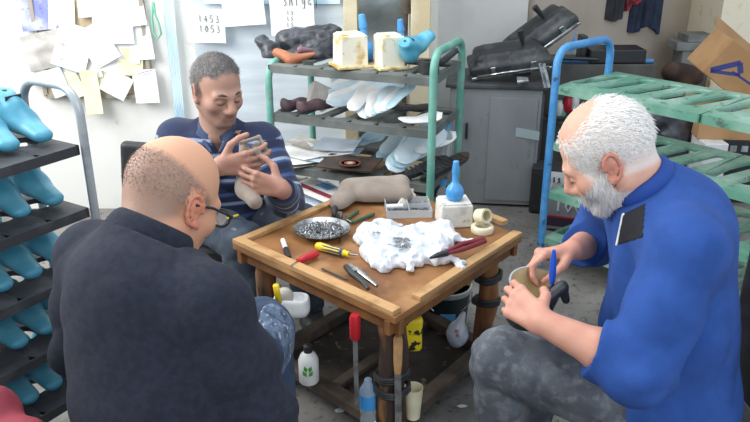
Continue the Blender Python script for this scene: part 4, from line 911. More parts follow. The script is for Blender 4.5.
# file with red handle and file with wooden handle
fp = Vector((-.058, 1.915, 0)); fr = empty('file', (fp.x, fp.y, .24), 'steel file with a red handle hanging at the left front edge', 'file', 'files at the table')
g = MB(); g.tube([(fp.x, fp.y - .022, .512), (fp.x, fp.y - .022, .50), (fp.x, fp.y - .022, .44), (fp.x, fp.y - .022, .43)], [.013, .017, .016, .011], 12); g.build('handle', M_redplas, fr)
g = MB(); g.beam((fp.x, fp.y - .022, .43), (fp.x + .003, fp.y - .022, .20), .014, .006, (0, 1, 0)); g.build('blade', M_steel, fr)
lp = legs[0]; fp = Vector((lp.x + .015, lp.y - .062, 0)); fr = empty('file', (fp.x, fp.y, .16), 'steel file with a wooden handle strapped to the front table leg', 'file', 'files at the table')
g = MB(); g.tube([(fp.x, fp.y, .47), (fp.x, fp.y, .455), (fp.x, fp.y, .38), (fp.x, fp.y, .345)], [.010, .014, .013, .010], 12); g.build('handle', M_batten, fr)
g = MB(); g.beam((fp.x, fp.y, .35), (fp.x + .006, fp.y, .09), .020, .008, (0, 1, 0)); g.build('blade', M_steel, fr)
# white bottle with leaf mark
p = Vector((-.222, 2.13, .121)); wbo = empty('white_bottle', p, 'white bottle with green leaves standing on the table frame', 'bottle')
g = MB(); g.lathe([(.030, 0), (.034, .006), (.034, .085), (.026, .105), (.013, .118)], p, 24); g.build('bottle_body', M_white, wbo)
g = MB(); g.lathe([(.015, .115), (.015, .14), (.008, .145)], p, 14); g.build('cap', M_black, wbo)
g = MB(); M_leaf = mat('leaf_green', '#4f9a3c', .6)
for ax, az, rt_ in ((-.010, .05, .6), (.010, .05, -.6), (-.007, .068, .3), (.008, .068, -.3)):
    pts = [(0, -.012), (.007, 0), (0, .013), (-.007, 0)]; vs = [Vector((p.x + ax + x * math.cos(rt_) - y * math.sin(rt_), p.y - .0352, p.z + az + x * math.sin(rt_) + y * math.cos(rt_))) for x, y in pts]; vs += [v_ + Vector((0, .004, 0)) for v_ in vs]; g.add(vs, [(0, 1, 2, 3), (7, 6, 5, 4), (0, 4, 5, 1), (1, 5, 6, 2), (2, 6, 7, 3), (3, 7, 4, 0)])
g.build('leaf_mark', M_leaf, wbo)
# water bottle and cup at the front leg
p = Vector((lp.x - .072, lp.y - .0, .10)); p.z = .121; wo = empty('water_bottle', p, 'small water bottle with blue label by the front table leg', 'bottle')
g = MB(); g.lathe([(.024, 0), (.026, .006), (.023, .03), (.026, .05), (.026, .125), (.012, .15), (.011, .16)], p, 20); g.build('bottle_body', M_bottle, wo)
g = MB(); g.lathe([(.0265, .06), (.0265, .11)], p, 20); g.build('label', M_bluecap, wo)
p = Vector((lp.x + .068, lp.y + .03, .121)); g = MB(); g.lathe([(.022, 0), (.030, .11), (.028, .11), (.021, .004)], p, 24); props(g.build('plastic_cup', M_cream), 'dirty cream plastic cup behind the front table leg', 'cup')
# yellow bags
M_yb = mat('yellow_black_print', '#e6cf1e', .45, c2='#1f1f1c', scale=32, lo=.53, hi=.55)
def ybag(c, sz, lab):
    s = Sdf(); s.box(c, (sz[0], .02, sz[1]), rd=.015); solid('yellow_packet', s, .004, M_yb, None, lambda F, x, y, z: F + .005 * wob(x, y, z, 60, 31)); ob = [q for q in bpy.data.objects if q.name.startswith('yellow_packet')][-1]; props(ob, lab, 'packet', 'yellow packets under the table')
ybag((lp.x + .060, lp.y + .09, .385), (.035, .06), 'yellow and black packet hanging beside the front table leg')
ybag((legs[1].x - .088, legs[1].y + .06, .39), (.042, .06), 'yellow and black packet hanging beside the right table leg')
# bucket
p = Vector((.285, 2.66, .001)); bk = empty('bucket', p, 'dark plastic bucket with pale rim on the floor under the table', 'bucket')
g = MB(); g.lathe([(.080, 0), (.098, .20), (.094, .20), (.076, .006)], p, 30); g.build('bucket_body', mat('dark_green_black_plastic', '#1d2a2c', .4), bk)
g = MB(); g.lathe([(.099, .19), (.103, .195), (.103, .212), (.094, .212), (.094, .19)], p, 30); g.build('rim', M_greymetal, bk)
g = MB(); g.tube([(p.x - .1 * math.cos(a_), p.y - .1 * math.sin(a_) * .5 - .03, p.z + .19 - .07 * math.sin(a_)) for a_ in [k / 10 * math.pi for k in range(11)]], .003, 6); g.build('bucket_handle', M_steel, bk)
g = MB(); g.box((p.x, p.y - .088, .10), (.06, .008, .05)); g.build('label', M_bluecap, bk, .002)
# clear bag
c = P(457, 335, d=2.72); s = Sdf(); s.ell(c, (.042, .035, .05)); s.cap(c + Vector((0, 0, .03)), c + Vector((.02, 0, .09)), .025, .010); solid('clear_bag', s, .004, mat('milky_film', '#d3d8e2', .25, c2='#aab4cf', scale=20, lo=.5, hi=.7, c3='#b85a6a', s3=18, lo3=.66, hi3=.7), None, lambda F, x, y, z: F + .006 * np.abs(wob(x, y, z, 70, 41)))
props(bpy.data.objects['clear_bag'], 'milky clear bag with scraps hanging by the right table leg', 'bag')
# floor debris
for i, (u, v, r_, m, lab) in enumerate([(340, 410, .02, M_insole, 'pale foam scrap on the floor left of the front leg'), (462, 406, .015, M_white, 'white scrap on the floor near the right knee'), (272, 372, .02, M_paperg, 'grey scrap on the floor by the white bottle'), (352, 399, .012, M_paperg, 'tiny grey scrap on the floor beside the water bottle')]):
    p = P(u, v, z=.004); g = MB(); g.prism([(r_ * math.cos(k * 1.05) * (1 + .4 * math.sin(k * 2 + i)), r_ * .6 * math.sin(k * 1.05)) for k in range(6)], .003, Matrix.Translation((p.x, p.y, .002))); props(g.build('scrap', m), lab, 'scrap', 'scraps on the floor')
random.seed(9)
g = MB()
for k in range(500):
    x, y = rnd(-.5, .9), rnd(1.6, 3.6); r_ = rnd(.002, .007); g.box((x, y, r_ * .4), (r_ * rnd(1, 3), r_, r_ * .8), rz=rnd(0, 3))
o = props(g.build('floor_litter', mat('litter', '#8e8a84', .9, c2='#3c3835', scale=12)), 'scattered crumbs and shavings on the floor round the table', 'litter', None, 'stuff')
# ------------------------------------------------------------------ people
def nrm(v): return Vector(v).normalized()
def rgb3(h): return np.array(rgb(h)[:3])
def smooth(a, b, x): t = np.clip((x - a) / (b - a), 0, 1); return t * t * (3 - 2 * t)
class Head:
    def __init__(s, c, fwd, up, sc=1.0):
        s.c = Vector(c); s.f = nrm(fwd); u = nrm(up); s.l = u.cross(s.f).normalized(); s.u = s.f.cross(s.l).normalized(); s.k = sc
        s.R = np.array([[s.f[i], s.l[i], s.u[i]] for i in range(3)])
    def W(s, x, y, z): return s.c + (s.f * x + s.l * y + s.u * z) * s.k
    def loc(s, x, y, z):
        px, py, pz = x - f32(s.c.x), y - f32(s.c.y), z - f32(s.c.z); R = s.R.astype(f32)
        return [(px * R[0, i] + py * R[1, i] + pz * R[2, i]) / f32(s.k) for i in range(3)]
    def skull(s, S):
        k = s.k
        S.ell(s.W(-.012, 0, .032), (.098 * k, .078 * k, .090 * k), s.R, k=.02); S.ell(s.W(-.045, 0, .02), (.065 * k, .07 * k, .07 * k), s.R, k=.03)
        S.ell(s.W(.030, 0, -.035), (.062 * k, .062 * k, .080 * k), s.R, k=.03)
        return S
    def full(s, S, nose=1.0, jowl=1.0):
        k = s.k; s.skull(S); W = s.W
        for y in (-1, 1):
            S.cap(W(-.01, .052 * y, -.06), W(.062, .022 * y, -.103), .024 * k * jowl, .018 * k, k=.03)     # jaw
            S.ell(W(.054, .045 * y, -.034), (.026 * k, .022 * k, .022 * k), s.R, k=.03)                  # cheek
            S.cap(W(.076, .044 * y, .010), W(.089, .016 * y, .010), .008 * k, .009 * k, k=.025)             # brow
            S.ell(W(.094, .032 * y, -.012), (.016 * k, .020 * k, .012 * k), s.R, k=.014, sub=True)         # eye socket
            S.ell(W(.0755, .032 * y, -.012), (.0155 * k, .0175 * k, .0125 * k), s.R, k=.004)               # eyeball and lid
            S.ell(W(.098, .0135 * y, -.046), (.012 * k, .009 * k, .008 * k), s.R, k=.008)                  # nostril wing
            e = W(-.006, .076 * y, -.018)                                                                   # ear
            ax = s.u * .96 - s.f * .28; ax.normalize(); of = s.l * y
            of_ = (s.l * y * .90 - s.f * .42).normalized(); fw_ = ax.cross(of_).normalized(); fw_ = fw_ if fw_.dot(s.f) > 0 else -fw_
            e = W(-.008, .0765 * y, -.016)
            S.cap(e - ax * .020 * k, e + ax * .014 * k, .008 * k, .011 * k, k=.010)                          # root of the ear
            ep = lambda t, q=1.0: e + of_ * (.011 - .004 * math.cos(t)) * k + (ax * (.031 * math.sin(t) + .003) + fw_ * (.0175 * math.cos(t) - .002)) * k * q
            for j in range(9):                                                                              # rim, from the front over the top to the lobe
                t0, t1 = -.1 + j * .50, -.1 + (j + 1) * .50; S.cap(ep(t0), ep(t1), .0040 * k, k=.004)
            S.cap(e + of_ * .006 * k - fw_ * .004 * k, e + of_ * .006 * k + ax * .014 * k - fw_ * .004 * k, .0125 * k, k=.006, flat=(tuple(of_), 2.6))
            S.cap(e + of_ * .009 * k - ax * .024 * k, e + of_ * .008 * k - ax * .030 * k + fw_ * .004 * k, .0065 * k, k=.006)  # lobe
            S.cap(e + of_ * .011 * k - fw_ * .007 * k + ax * .012 * k, e + of_ * .010 * k - fw_ * .006 * k - ax * .010 * k, .0038 * k, k=.004)   # inner fold
            S.ell(e + of_ * .0125 * k + fw_ * .002 * k - ax * .004 * k, (.0055 * k,) * 3, k=.004, sub=True)
        S.ell(W(.066, 0, -.104), (.024 * k, .026 * k, .018 * k), s.R, k=.02)                               # chin
        S.cap(W(.090, 0, .004), W(.112 * (1 + .04 * (nose - 1)), 0, -.038), .0085 * k, .0125 * k * nose, k=.014)
        S.ell(W(.078, 0, -.066), (.022 * k, .030 * k, .024 * k), s.R, k=.02)
        S.cap(W(.090, .020, -.069), W(.090, -.020, -.069), .006 * k, k=.006); S.cap(W(.097, 0, -.066), W(.097, 0, -.067), .006 * k, k=.006)
        S.cap(W(.088, .016, -.080), W(.088, -.016, -.080), .0075 * k, k=.006)
        S.cap(W(.102, .026, -.0745), W(.102, -.026, -.0745), .0042 * k, k=.004, sub=True)
        return S
def hand(S, W, f, n, side, curls, thumb, k=1.0, spread=.02):
    """wrist W, f towards the fingers, n the way the palm faces, side = +1 or -1 the thumb's side along f x n"""
    W = Vector(W); f = nrm(f); n = nrm(Vector(n) - f * Vector(n).dot(f)); sd = f.cross(n) * side
    offs = [.030, .0095, -.0115, -.031]; lm = [.090, .094, .089, .080]; seg = [(.042, .026, .021), (.046, .030, .022), (.042, .028, .021), (.034, .021, .018)]; rr = [.0092, .0095, .0090, .0080]
    for i in range(4):
        b = W + (f * lm[i] + sd * offs[i]) * k
        S.cap(W + sd * offs[i] * .55 * k + f * .005, b, .0135 * k, .0105 * k, k=.014)
        S.ell(b - n * .002, (.011 * k,) * 3, k=.006)
        a = 0; p = b; fan = (offs[i] / .03) * spread
        for j in range(3):
            a += curls[i][j]; d = (f * math.cos(a) + n * math.sin(a) + sd * fan).normalized(); q = p + d * seg[i][j] * k; S.cap(p, q, rr[i] * (1 - .08 * j) * k, rr[i] * (.92 - .1 * j) * k, k=.0035); p = q
    S.cap(W + f * .02 * k + sd * .012 * k + n * .004, W + f * .065 * k + sd * .01 * k + n * .006, .017 * k, .014 * k, k=.015)
    p = W + (f * .022 + sd * .024 + n * .006) * k
    for j, (L, r) in enumerate(((.045, .0145), (.034, .0112), (.027, .0100))):
        df, dn, ds = thumb[j]; d = (f * df + n * dn + sd * ds).normalized(); q = p + d * L * k; S.cap(p, q, r * k, r * .86 * k, k=.008 if j == 0 else .004); p = q
    return S
def skin_mat(name, c1, c2, rough=.45): return mat(name, '#ffffff', rough, attr='tint', c2=None, bump=.25, bscale=160, sss=.12)
def skin_tint(hd, base, red, ears=.55, lips=.7, nosek=.35, extra=None):
    B, Rr = rgb3(base), rgb3(red)
    def f(V):
        x, y, z = [np.asarray(q) for q in hd.loc(V[:, 0].astype(f32), V[:, 1].astype(f32), V[:, 2].astype(f32))]
        w = ears * smooth(.074, .090, np.abs(y)) * (np.abs(z + .015) < .05) * (np.abs(x) < .045)
        w = np.maximum(w, lips * np.exp(-((z + .074) / .009) ** 2 - (y / .022) ** 2) * (x > .075) * (x < .13))
        w = np.maximum(w, nosek * np.exp(-((x - .115) / .02) ** 2 - ((z + .04) / .025) ** 2 - (y / .02) ** 2))
        w = np.maximum(w, .25 * np.exp(-((np.abs(y) - .045) / .025) ** 2 - ((z + .04) / .03) ** 2) * (x > .02) * (x < .13))
        far = x * x + y * y + z * z > .05
        w = np.where(far, .30 + .12 * np.sin(V[:, 0] * 90) * np.sin(V[:, 1] * 80 + V[:, 2] * 70), w)[:, None]
        C = B * (1 - w) + Rr * w
        return extra(C, x, y, z, V) if extra else C
    return f
def shell(name, hd, t, region, m, parent, h=.003, full=False, rough=.003, freq=260, seed=3, color=None):
    S = Sdf(); hd.full(S) if full else hd.skull(S)
    def post(F, x, y, z):
        lx, ly, lz = hd.loc(x, y, z); nz = wob(x, y, z, freq, seed, 6)
        return np.maximum(F - t - rough * nz, region(lx, ly, lz) + .006 * nz)
    return solid(name, S, h, m, parent, post, pad=.02, color=color)
def plane_cut(F, x, y, z, c, n, r):
    pl = (x - f32(c.x)) * f32(n.x) + (y - f32(c.y)) * f32(n.y) + (z - f32(c.z)) * f32(n.z)
    return np.maximum(F, np.minimum(pl, r - np.sqrt((x - f32(c.x)) ** 2 + (y - f32(c.y)) ** 2)))
def strands(name, hd, region, m, parent, n, L, comb, full=False, soft=.008, th=.0007, seed=1, base=.0):
    """short hair as thousands of fine tapered strands rooted on the scalp inside the region"""
    S = Sdf(); hd.full(S) if full else hd.skull(S)
    F, lo, ax = S.evaluate(.004, .02); V, Q = nets(F, lo, .004)
    A = V[Q]; ctr_ = A.mean(1); nr = np.cross(A[:, 2] - A[:, 0], A[:, 3] - A[:, 1]); nr /= np.linalg.norm(nr, axis=1)[:, None] + 1e-9
    lx, ly, lz = hd.loc(ctr_[:, 0].astype(f32), ctr_[:, 1].astype(f32), ctr_[:, 2].astype(f32)); g_ = np.asarray(region(lx, ly, lz))
    ok = np.where(g_ < soft)[0]; R_ = np.random.RandomState(seed); pr_ = np.clip((soft - g_[ok]) / (2 * soft), 0.03, 1); pr_ /= pr_.sum()
    pick = R_.choice(ok, n, p=pr_); P0 = ctr_[pick] + R_.normal(size=(n, 3)) * .0016; N0 = nr[pick]
    C = np.array([list(comb(*[float(q[i]) for q in (lx, ly, lz)])) for i in pick]); D = C @ hd.R.T
    D = D - (D * N0).sum(1)[:, None] * N0; D /= np.linalg.norm(D, axis=1)[:, None] + 1e-9
    D = D + R_.normal(size=(n, 3)) * .28; ln = L * R_.uniform(.6, 1.2, n)[:, None]
    P0 = P0 + N0 * base; P1 = P0 + (D * .75 + N0 * .28) * ln * .5; P2 = P1 + (D * .95 + N0 * .02) * ln * .5
    side = np.cross(D, N0); side /= np.linalg.norm(side, axis=1)[:, None] + 1e-9; up = np.cross(side, D)
    vs = []; w0 = th
    ring = [side * w0, -side * w0 * .5 + up * w0 * .8, -side * w0 * .5 - up * w0 * .8]
    VV = np.stack([P0 + ring[0], P0 + ring[1], P0 + ring[2], P1 + ring[0] * .8, P1 + ring[1] * .8, P1 + ring[2] * .8, P2], 1).reshape(-1, 3)
    b7 = (np.arange(n) * 7)[:, None]
    quads = np.concatenate([b7 + np.array(q) for q in ((3, 4, 1, 0), (4, 5, 2, 1), (5, 3, 0, 2))]); tris = np.concatenate([b7 + np.array(q) for q in ((6, 4, 3), (6, 5, 4), (6, 3, 5))])
    me = bpy.data.meshes.new(name); me.vertices.add(len(VV)); me.vertices.foreach_set('co', VV.astype(f32).ravel()); lp_ = np.concatenate([quads.ravel(), tris.ravel()]).astype(np.int32)
    me.loops.add(len(lp_)); me.loops.foreach_set('vertex_index', lp_); me.polygons.add(len(quads) + len(tris))
    st_ = np.concatenate([np.arange(len(quads)) * 4, len(quads) * 4 + np.arange(len(tris)) * 3]).astype(np.int32); me.polygons.foreach_set('loop_start', st_)
    me.update(calc_edges=True); me.validate(); me.polygons.foreach_set('use_smooth', [True] * len(me.polygons)); me.materials.append(m)
    me.normals_split_custom_set_from_vertices(np.repeat(N0, 7, 0).astype(f32).tolist())
    o = bpy.data.objects.new(name, me); COL.objects.link(o); hang(o, parent); o['kind'] = 'stuff'; return o
def over(color, regs, strength=.85, soft=.010):
    """skin takes the hair's colour where hair grows"""
    col_ = rgb3(color)
    def f(C, x, y, z, V):
        near = ((x * x + y * y + z * z) < .0245) & ~((np.abs(y) > .0755) & (np.abs(x + .006) < .034) & (z < .03))
        for rg in regs:
            w = (strength * (1 - smooth(-soft, soft, rg(x, y, z))) * near)[:, None]; C = C * (1 - w) + col_ * w
        return C
    return f
def person(loc, label): return empty('person', loc, label, 'person', None)
M_rubber = mat('dark_rubber', '#1b1b1c', .8)
def shoe(par, ank, d, m, name='shoe'):
    d = nrm((d[0], d[1], 0)); a = Vector(ank); S = Sdf(); S.cap((a.x, a.y, .085), (a.x, a.y, .05), .046, .045, k=.02); q = a + d * .17
    S.cap((a.x - d.x * .03, a.y - d.y * .03, .045), (a.x + d.x * .08, a.y + d.y * .08, .045), .043, .044); S.cap((a.x + d.x * .07, a.y + d.y * .07, .04), (q.x, q.y, .034), .044, .036, k=.03)
    o = solid(name, S, .006, m, par, lambda F, x, y, z: np.maximum(F, .012 - z)); S2 = Sdf(); S2.cap((a.x - d.x * .03, a.y - d.y * .03, .010), (q.x, q.y, .010), .046, .040); solid('sole', S2, .005, M_rubber, o, lambda F, x, y, z: np.maximum(np.maximum(F, .002 - z), z - .014)); return o
M_skinA = mat('skin_fair', '#ffffff', .58, attr='tint', bump=.18, bscale=170, sss=.1)

# ================= man at the right, blue sweatshirt
pR = person((.72, 1.55, 0), 'white-bearded man in a bright blue sweatshirt brushing glue inside a boot')
hR = Head((.533, 1.66, 1.075), (-.77, .30, -.60), (-.60, .15, .80), 1.03)
sh_l, el_l, wr_l = (.665, 1.455, .93), (.565, 1.365, .685), (.372, 1.462, .742)
sh_r, el_r, wr_r = (.62, 1.80, .94), (.62, 1.93, .73), (.505, 1.735, .792)
S = Sdf(); hR.full(S, 1.15, 1.2)
S.cap(hR.W(-.035, 0, -.03), (.655, 1.632, .96), .058, .066, k=.03); S.cap(hR.W(.0, 0, -.07), (.625, 1.635, .97), .045, .055, k=.03)
S.cap(sh_l, sh_r, .05); S.ell((.70, 1.62, .80), (.10, .15, .18)); S.ell((.72, 1.57, .55), (.12, .16, .2))
for a, b_, r1, r2 in ((sh_l, el_l, .045, .040), (sh_r, el_r, .045, .04)): S.cap(a, b_, r1, r2)
S.cap(el_l, Vector(el_l).lerp(Vector(wr_l), .35), .040, .046, k=.02); S.cap(Vector(el_l).lerp(Vector(wr_l), .35), wr_l, .046, .029, k=.02)
S.cap(el_r, Vector(el_r).lerp(Vector(wr_r), .35), .040, .043, k=.02); S.cap(Vector(el_r).lerp(Vector(wr_r), .35), wr_r, .043, .028, k=.02)
hand(S, wr_l, (-.46, .70, .12), (.62, .45, -.60), -1, [(.45, .9, .7), (.5, .95, .7), (.55, 1.0, .7), (.65, 1.0, .7)], [(.6, .55, .6), (.8, .7, .2), (.6, .9, -.1)], 1.03)
hand(S, wr_r, (-.95, -.22, -.02), (.05, -.35, -.95), 1, [(.55, .9, .5), (.75, 1.0, .6), (.9, 1.1, .6), (1.0, 1.1, .7)], [(.75, .6, .5), (.85, .6, -.1), (.9, .5, -.3)], 1.0)
kn_l, kn_r = (.335, 1.69, .495), (.47, 1.84, .47)
for a, b_, c_ in (((.74, 1.47, .46), kn_l, (.36, 1.71, .09)), ((.73, 1.66, .46), kn_r, (.46, 1.86, .09))): S.cap(a, b_, .06, .045); S.cap(b_, c_, .045, .03)
def regR(x, y, z):
    side = np.maximum(x - (.062 + .25 * (z - .05)), (-.040 + .40 * np.clip(x + .02, -.2, .03)) - z)      # hairline and nape
    ear = .030 - np.sqrt((x + .006) ** 2 + (z + .02) ** 2); ear = np.where(np.abs(y) > .05, ear, -1)
    top = .052 - np.sqrt(((x - .012) / 1.15) ** 2 + (y - .01) ** 2); top = np.where(z > .06, top, -1)
    return np.maximum(np.maximum(side, ear), top)
def regRb(x, y, z):
    a = z + .012 + .60 * np.clip(x - .01, 0, .09) ; a = np.maximum(a, -(x - .010) - .6 * np.clip(-z - .04, 0, .05)); m_ = -1
    return np.maximum(np.maximum(a, m_), np.where((x > .080) & (z > -.054), .01, -1))
solid('body', S, .004, M_skinA, pR, color=skin_tint(hR, '#d3a28c', '#b96a58', ears=.75, nosek=.6, extra=over('#e2d8d0', (regR, regRb), .8)))
M_hairw = mat('white_hair', '#fbfaf8', .7, c2='#f1eeea', scale=160, lo=.35, hi=.8)
strands('hair', hR, regR, M_hairw, pR, 9000, .015, lambda x, y, z: (-.75, 0, -.55 - 4 * max(.05 - z, 0)), soft=.010, seed=2)
strands('beard', hR, regRb, M_hairw, pR, 8000, .017, lambda x, y, z: (.35, 0, -1), full=True, soft=.007, seed=3)
for y in (-1, 1): g = MB(); g.tube([hR.W(.078, .046 * y, .012), hR.W(.090, .030 * y, .018), hR.W(.093, .016 * y, .013)], [.002, .0035, .003], 8); g.build('eyebrow', M_hairw, pR)
for y in (-1, 1): g = MB(); g.tube([hR.W(.083, .046 * y, -.013), hR.W(.094, .034 * y, -.019), hR.W(.091, .020 * y, -.016)], .0014, 6); g.build('eyelash_line', M_dirty, pR)
# sweatshirt
def cloth_noise(x, y, z, spots, seed=1, amp=.006, f=45):
    n = wob(x, y, z, f, seed, 6); n2 = np.abs(wob(x, y, z, f * 1.3, seed + 5, 4)); w = 0.22
    for p, r_ in spots: w = w + np.exp(-((x - f32(p[0])) ** 2 + (y - f32(p[1])) ** 2 + (z - f32(p[2])) ** 2) / f32(r_ * r_))
    return (amp * n * .7 + amp * 1.2 * n2) * np.minimum(w, 1.3)
S = Sdf(); Rr = np.array([[-.99, .1, 0], [.1, .99, 0], [0, 0, 1]])
def torsoR(S, g_=0):
    S.ell((.705, 1.62, .84), (.128 + g_, .188 + g_, .19 + g_), k=.05); S.ell((.715, 1.585, .64), (.150 + g_, .185 + g_, .21 + g_), k=.06); S.ell((.735, 1.56, .49), (.150 + g_, .19 + g_, .12 + g_), k=.06)
    S.ell((.705, 1.63, .935), (.105 + g_, .15 + g_, .085 + g_), k=.05); S.cap(sh_l, sh_r, .070 + g_, k=.05); S.cap((.66, 1.632, .965), (.625, 1.638, 1.012), .084 + g_, .070 + g_, k=.03)
torsoR(S)
S.cap(sh_l, Vector(sh_l).lerp(Vector(el_l), .5), .072, .070, k=.04); S.cap(Vector(sh_l).lerp(Vector(el_l), .5), el_l, .070, .064, k=.03); S.cap(el_l, Vector(el_l).lerp(Vector(wr_l), .42), .064, .062, k=.03, cut=True)
S.cap(sh_r, el_r, .072, .062, k=.04); S.cap(el_r, Vector(el_r).lerp(Vector(wr_r), .55), .062, .056, k=.03, cut=True)
nk = Vector((.622, 1.637, 1.006)); na = nrm((-.62, .05, .78))
M_sweat = mat('bright_blue_knit', '#21478c', .95, c2='#284f98', scale=14, bump=.35, bscale=420)
def swR(F, x, y, z):
    F = F - .003 - cloth_noise(x, y, z, [(el_l, .12), ((.62, 1.45, .62), .14), ((.60, 1.55, .52), .15), ((.60, 1.60, .85), .08), ((.75, 1.56, .45), .12)], 4, .017, 26)
    return plane_cut(F, x, y, z, nk, na, .12)
solid('sweatshirt', S, .0045, M_sweat, pR, swR)
S2 = Sdf(); torsoR(S2); S2.cap(sh_l, Vector(sh_l).lerp(Vector(el_l), .5), .072, .070, k=.04)
def band(F, x, y, z, lo_, hi_, t):
    F = F - .003 - t - cloth_noise(x, y, z, [(el_l, .12), ((.62, 1.45, .62), .14), ((.60, 1.55, .52), .15), ((.60, 1.60, .85), .08), ((.75, 1.56, .45), .12)], 4, .017, 26)
    # a panel running from the collar over the front of the left shoulder
    s_ = (x - .575) * .80 + (z - .93) * .6; q = np.maximum(lo_ - s_, s_ - hi_); q = np.maximum(q, (y - 1.585)); q = np.maximum(q, 1.46 - y); q = np.maximum(q, x - .66)
    return np.maximum(F, q)
S3 = Sdf(); S3.torus(nk + na * .008, na, .066, .013, sq=(None, .55)); solid('collar', S3, .004, mat('collar_blue', '#1d4593', .8, bump=.2), pR)
def patch(poly_px, t, name, m):
    a, b_, c_, d_ = [P(u, v, d=1.62) for u, v in poly_px]; eye = Vector((0, 0, H))
    def post(F, x, y, z):
        F = F - .003 - t - cloth_noise(x, y, z, [(el_l, .12), ((.62, 1.45, .62), .14), ((.60, 1.55, .52), .15), ((.60, 1.60, .85), .08), ((.75, 1.56, .45), .12)], 4, .017, 26)
        q = -1e3
        for p0, p1 in ((a, b_), (b_, c_), (c_, d_), (d_, a)):
            e = (p1 - p0); vw = (p0 - eye).normalized(); nn = e.cross(vw).normalized(); mid = (a + b_ + c_ + d_) / 4
            if nn.dot(mid - p0) > 0: nn = -nn
            q = np.maximum(q, (x - f32(p0.x)) * f32(nn.x) + (y - f32(p0.y)) * f32(nn.y) + (z - f32(p0.z)) * f32(nn.z))
        return np.maximum(np.maximum(F, q), y - 1.62)
    S_ = Sdf(); torsoR(S_); S_.cap(sh_l, Vector(sh_l).lerp(Vector(el_l), .5), .072, .070, k=.04); c = (a + b_ + c_ + d_) / 4
    return solid(name, S_, .0035, m, pR, post)
patch([(622, 214), (646, 203), (643, 238), (617, 246)], .0015, 'shoulder_panel', mat('black_knit', '#1c1d24', .9))
patch([(622, 212), (625, 213), (618, 246), (615, 246)], .0022, 'piping', M_white)
# trousers
M_trR = mat('dusty_grey_denim', '#4a4f58', .9, c2='#6d7279', scale=9, lo=.45, hi=.75, c3='#868a8f', s3=40, lo3=.50, hi3=.90, bump=.5, bscale=220)
def trousers(par, hips, knees, ankles, m, rk, spots, seed, name='trousers', wa=.055, post2=None):
    S = Sdf(); S.ell((Vector(hips[0]) + Vector(hips[1])) / 2 - Vector((0, 0, .0)), (.15, .15, .10), k=.05)
    for h_, k_, a_ in zip(hips, knees, ankles): S.cap(h_, k_, rk * 1.28, rk, k=.04); S.cap(k_, Vector(k_).lerp(Vector(a_), .92), rk * .98, wa, k=.03, cut=True)
    return solid(name, S, .006, m, par, lambda F, x, y, z: F - .002 - cloth_noise(x, y, z, spots, seed, .008, 34))
trousers(pR, ((.75, 1.47, .45), (.73, 1.66, .45)), (kn_l, kn_r), ((.37, 1.72, .06), (.46, 1.87, .06)), M_trR, .074, [(kn_l, .16), ((.45, 1.62, .45), .2)], 9, wa=.065)
shoe(pR, (.375, 1.725, 0), (-.9, .4), M_black); shoe(pR, (.46, 1.87, 0), (-.9, .4), M_black)
# the boot and brush he holds
hb = empty('glued_boot', P(541, 285, d=1.80), 'black boot shaft with cream lining held open by the bearded man', 'boot')
ca = P(536, 284, d=1.83); axd = nrm((.10, -.30, .90)); 
def ringlathe(name, prof, c, axis, m, par, sx=1.0, n=32):
    g = MB(); q = Vector((0, 0, 1)).rotation_difference(Vector(axis)); vs = []; fs = []
    for r, z in prof:
        for k in range(n):
            a = 2 * math.pi * k / n; vs.append(q @ Vector((r * 1.15 * math.cos(a), r * sx * math.sin(a), z)) + Vector(c))
    for i in range(len(prof) - 1):
        for k in range(n): fs.append((i * n + k, i * n + (k + 1) % n, (i + 1) * n + (k + 1) % n, (i + 1) * n + k))
    g.add(vs, fs, None, True); return g.build(name, m, par)
M_lin = mat('cream_lining', '#d9cba6', .7, c2='#c5b48c', scale=9)
ringlathe('outer', [(.040, -.13), (.052, -.08), (.056, -.02), (.058, .0), (.0545, .0)], ca, axd, M_black, hb)
ringlathe('lining', [(.0545, .001), (.053, -.02), (.049, -.08), (.030, -.11), (.001, -.115)], ca, axd, M_lin, hb)
ringlathe('rim', [(.0545, -.002), (.0545, .003), (.0585, .003), (.0585, -.002), (.0545, -.002)], ca, axd, M_greymetal, hb)
s = Sdf(); s.cap(P(546, 300, d=1.76), P(562, 287, d=1.77), .014, .014, k=.01); s.cap(P(562, 287, d=1.77), P(566, 300, d=1.80), .013, .010, k=.01); solid('tongue', s, .004, M_black, hb)
br = empty('glue_brush', P(553, 268, d=1.78), 'blue handled glue brush in the right hand of the bearded man', 'brush')
a, b_ = P(554, 250, d=1.77), P(552, 284, d=1.80); g = MB(); g.tube([a, a.lerp(b_, .3), a.lerp(b_, .75), b_], [.004, .0075, .0085, .006], 12); g.build('handle', mat('royal_blue_plastic', '#1f56c0', .3), br)
c_ = b_ + (b_ - a).normalized() * .012; g = MB(); g.tube([b_, c_], [.007, .009], 12); g.build('ferrule', M_steel, br); g = MB(); g.tube([c_, c_ + (b_ - a).normalized() * .018], [.009, .005], 12); g.build('bristles', M_lin, br)
# his chair and stool
ch = empty('chair', (.80, 1.50, 0), 'black chair behind the man in the blue sweatshirt', 'chair'); g = MB(); g.box((.79, 1.53, .335), (.44, .44, .05)); g.build('seat', M_black, ch, .012)
s = Sdf(); s.box((.965, 1.52, .62), (.022, .21, .20), rd=.02); solid('backrest', s, .006, M_blackbag, ch, lambda F, x, y, z: F + .003 * wob(x, y, z, 30, 3))
for dx in (-.19, .19):
    for dy in (-.19, .19): g = MB(); g.tube([(.79 + dx, 1.53 + dy, 0.0), (.79 + dx, 1.53 + dy, .32)], .013); g.build('leg', M_darksteel, ch)
for dy in (-.17, .17): g = MB(); g.tube([(.97, 1.53 + dy, .33), (.985, 1.53 + dy, .62)], .011); g.build('back_post', M_darksteel, ch)

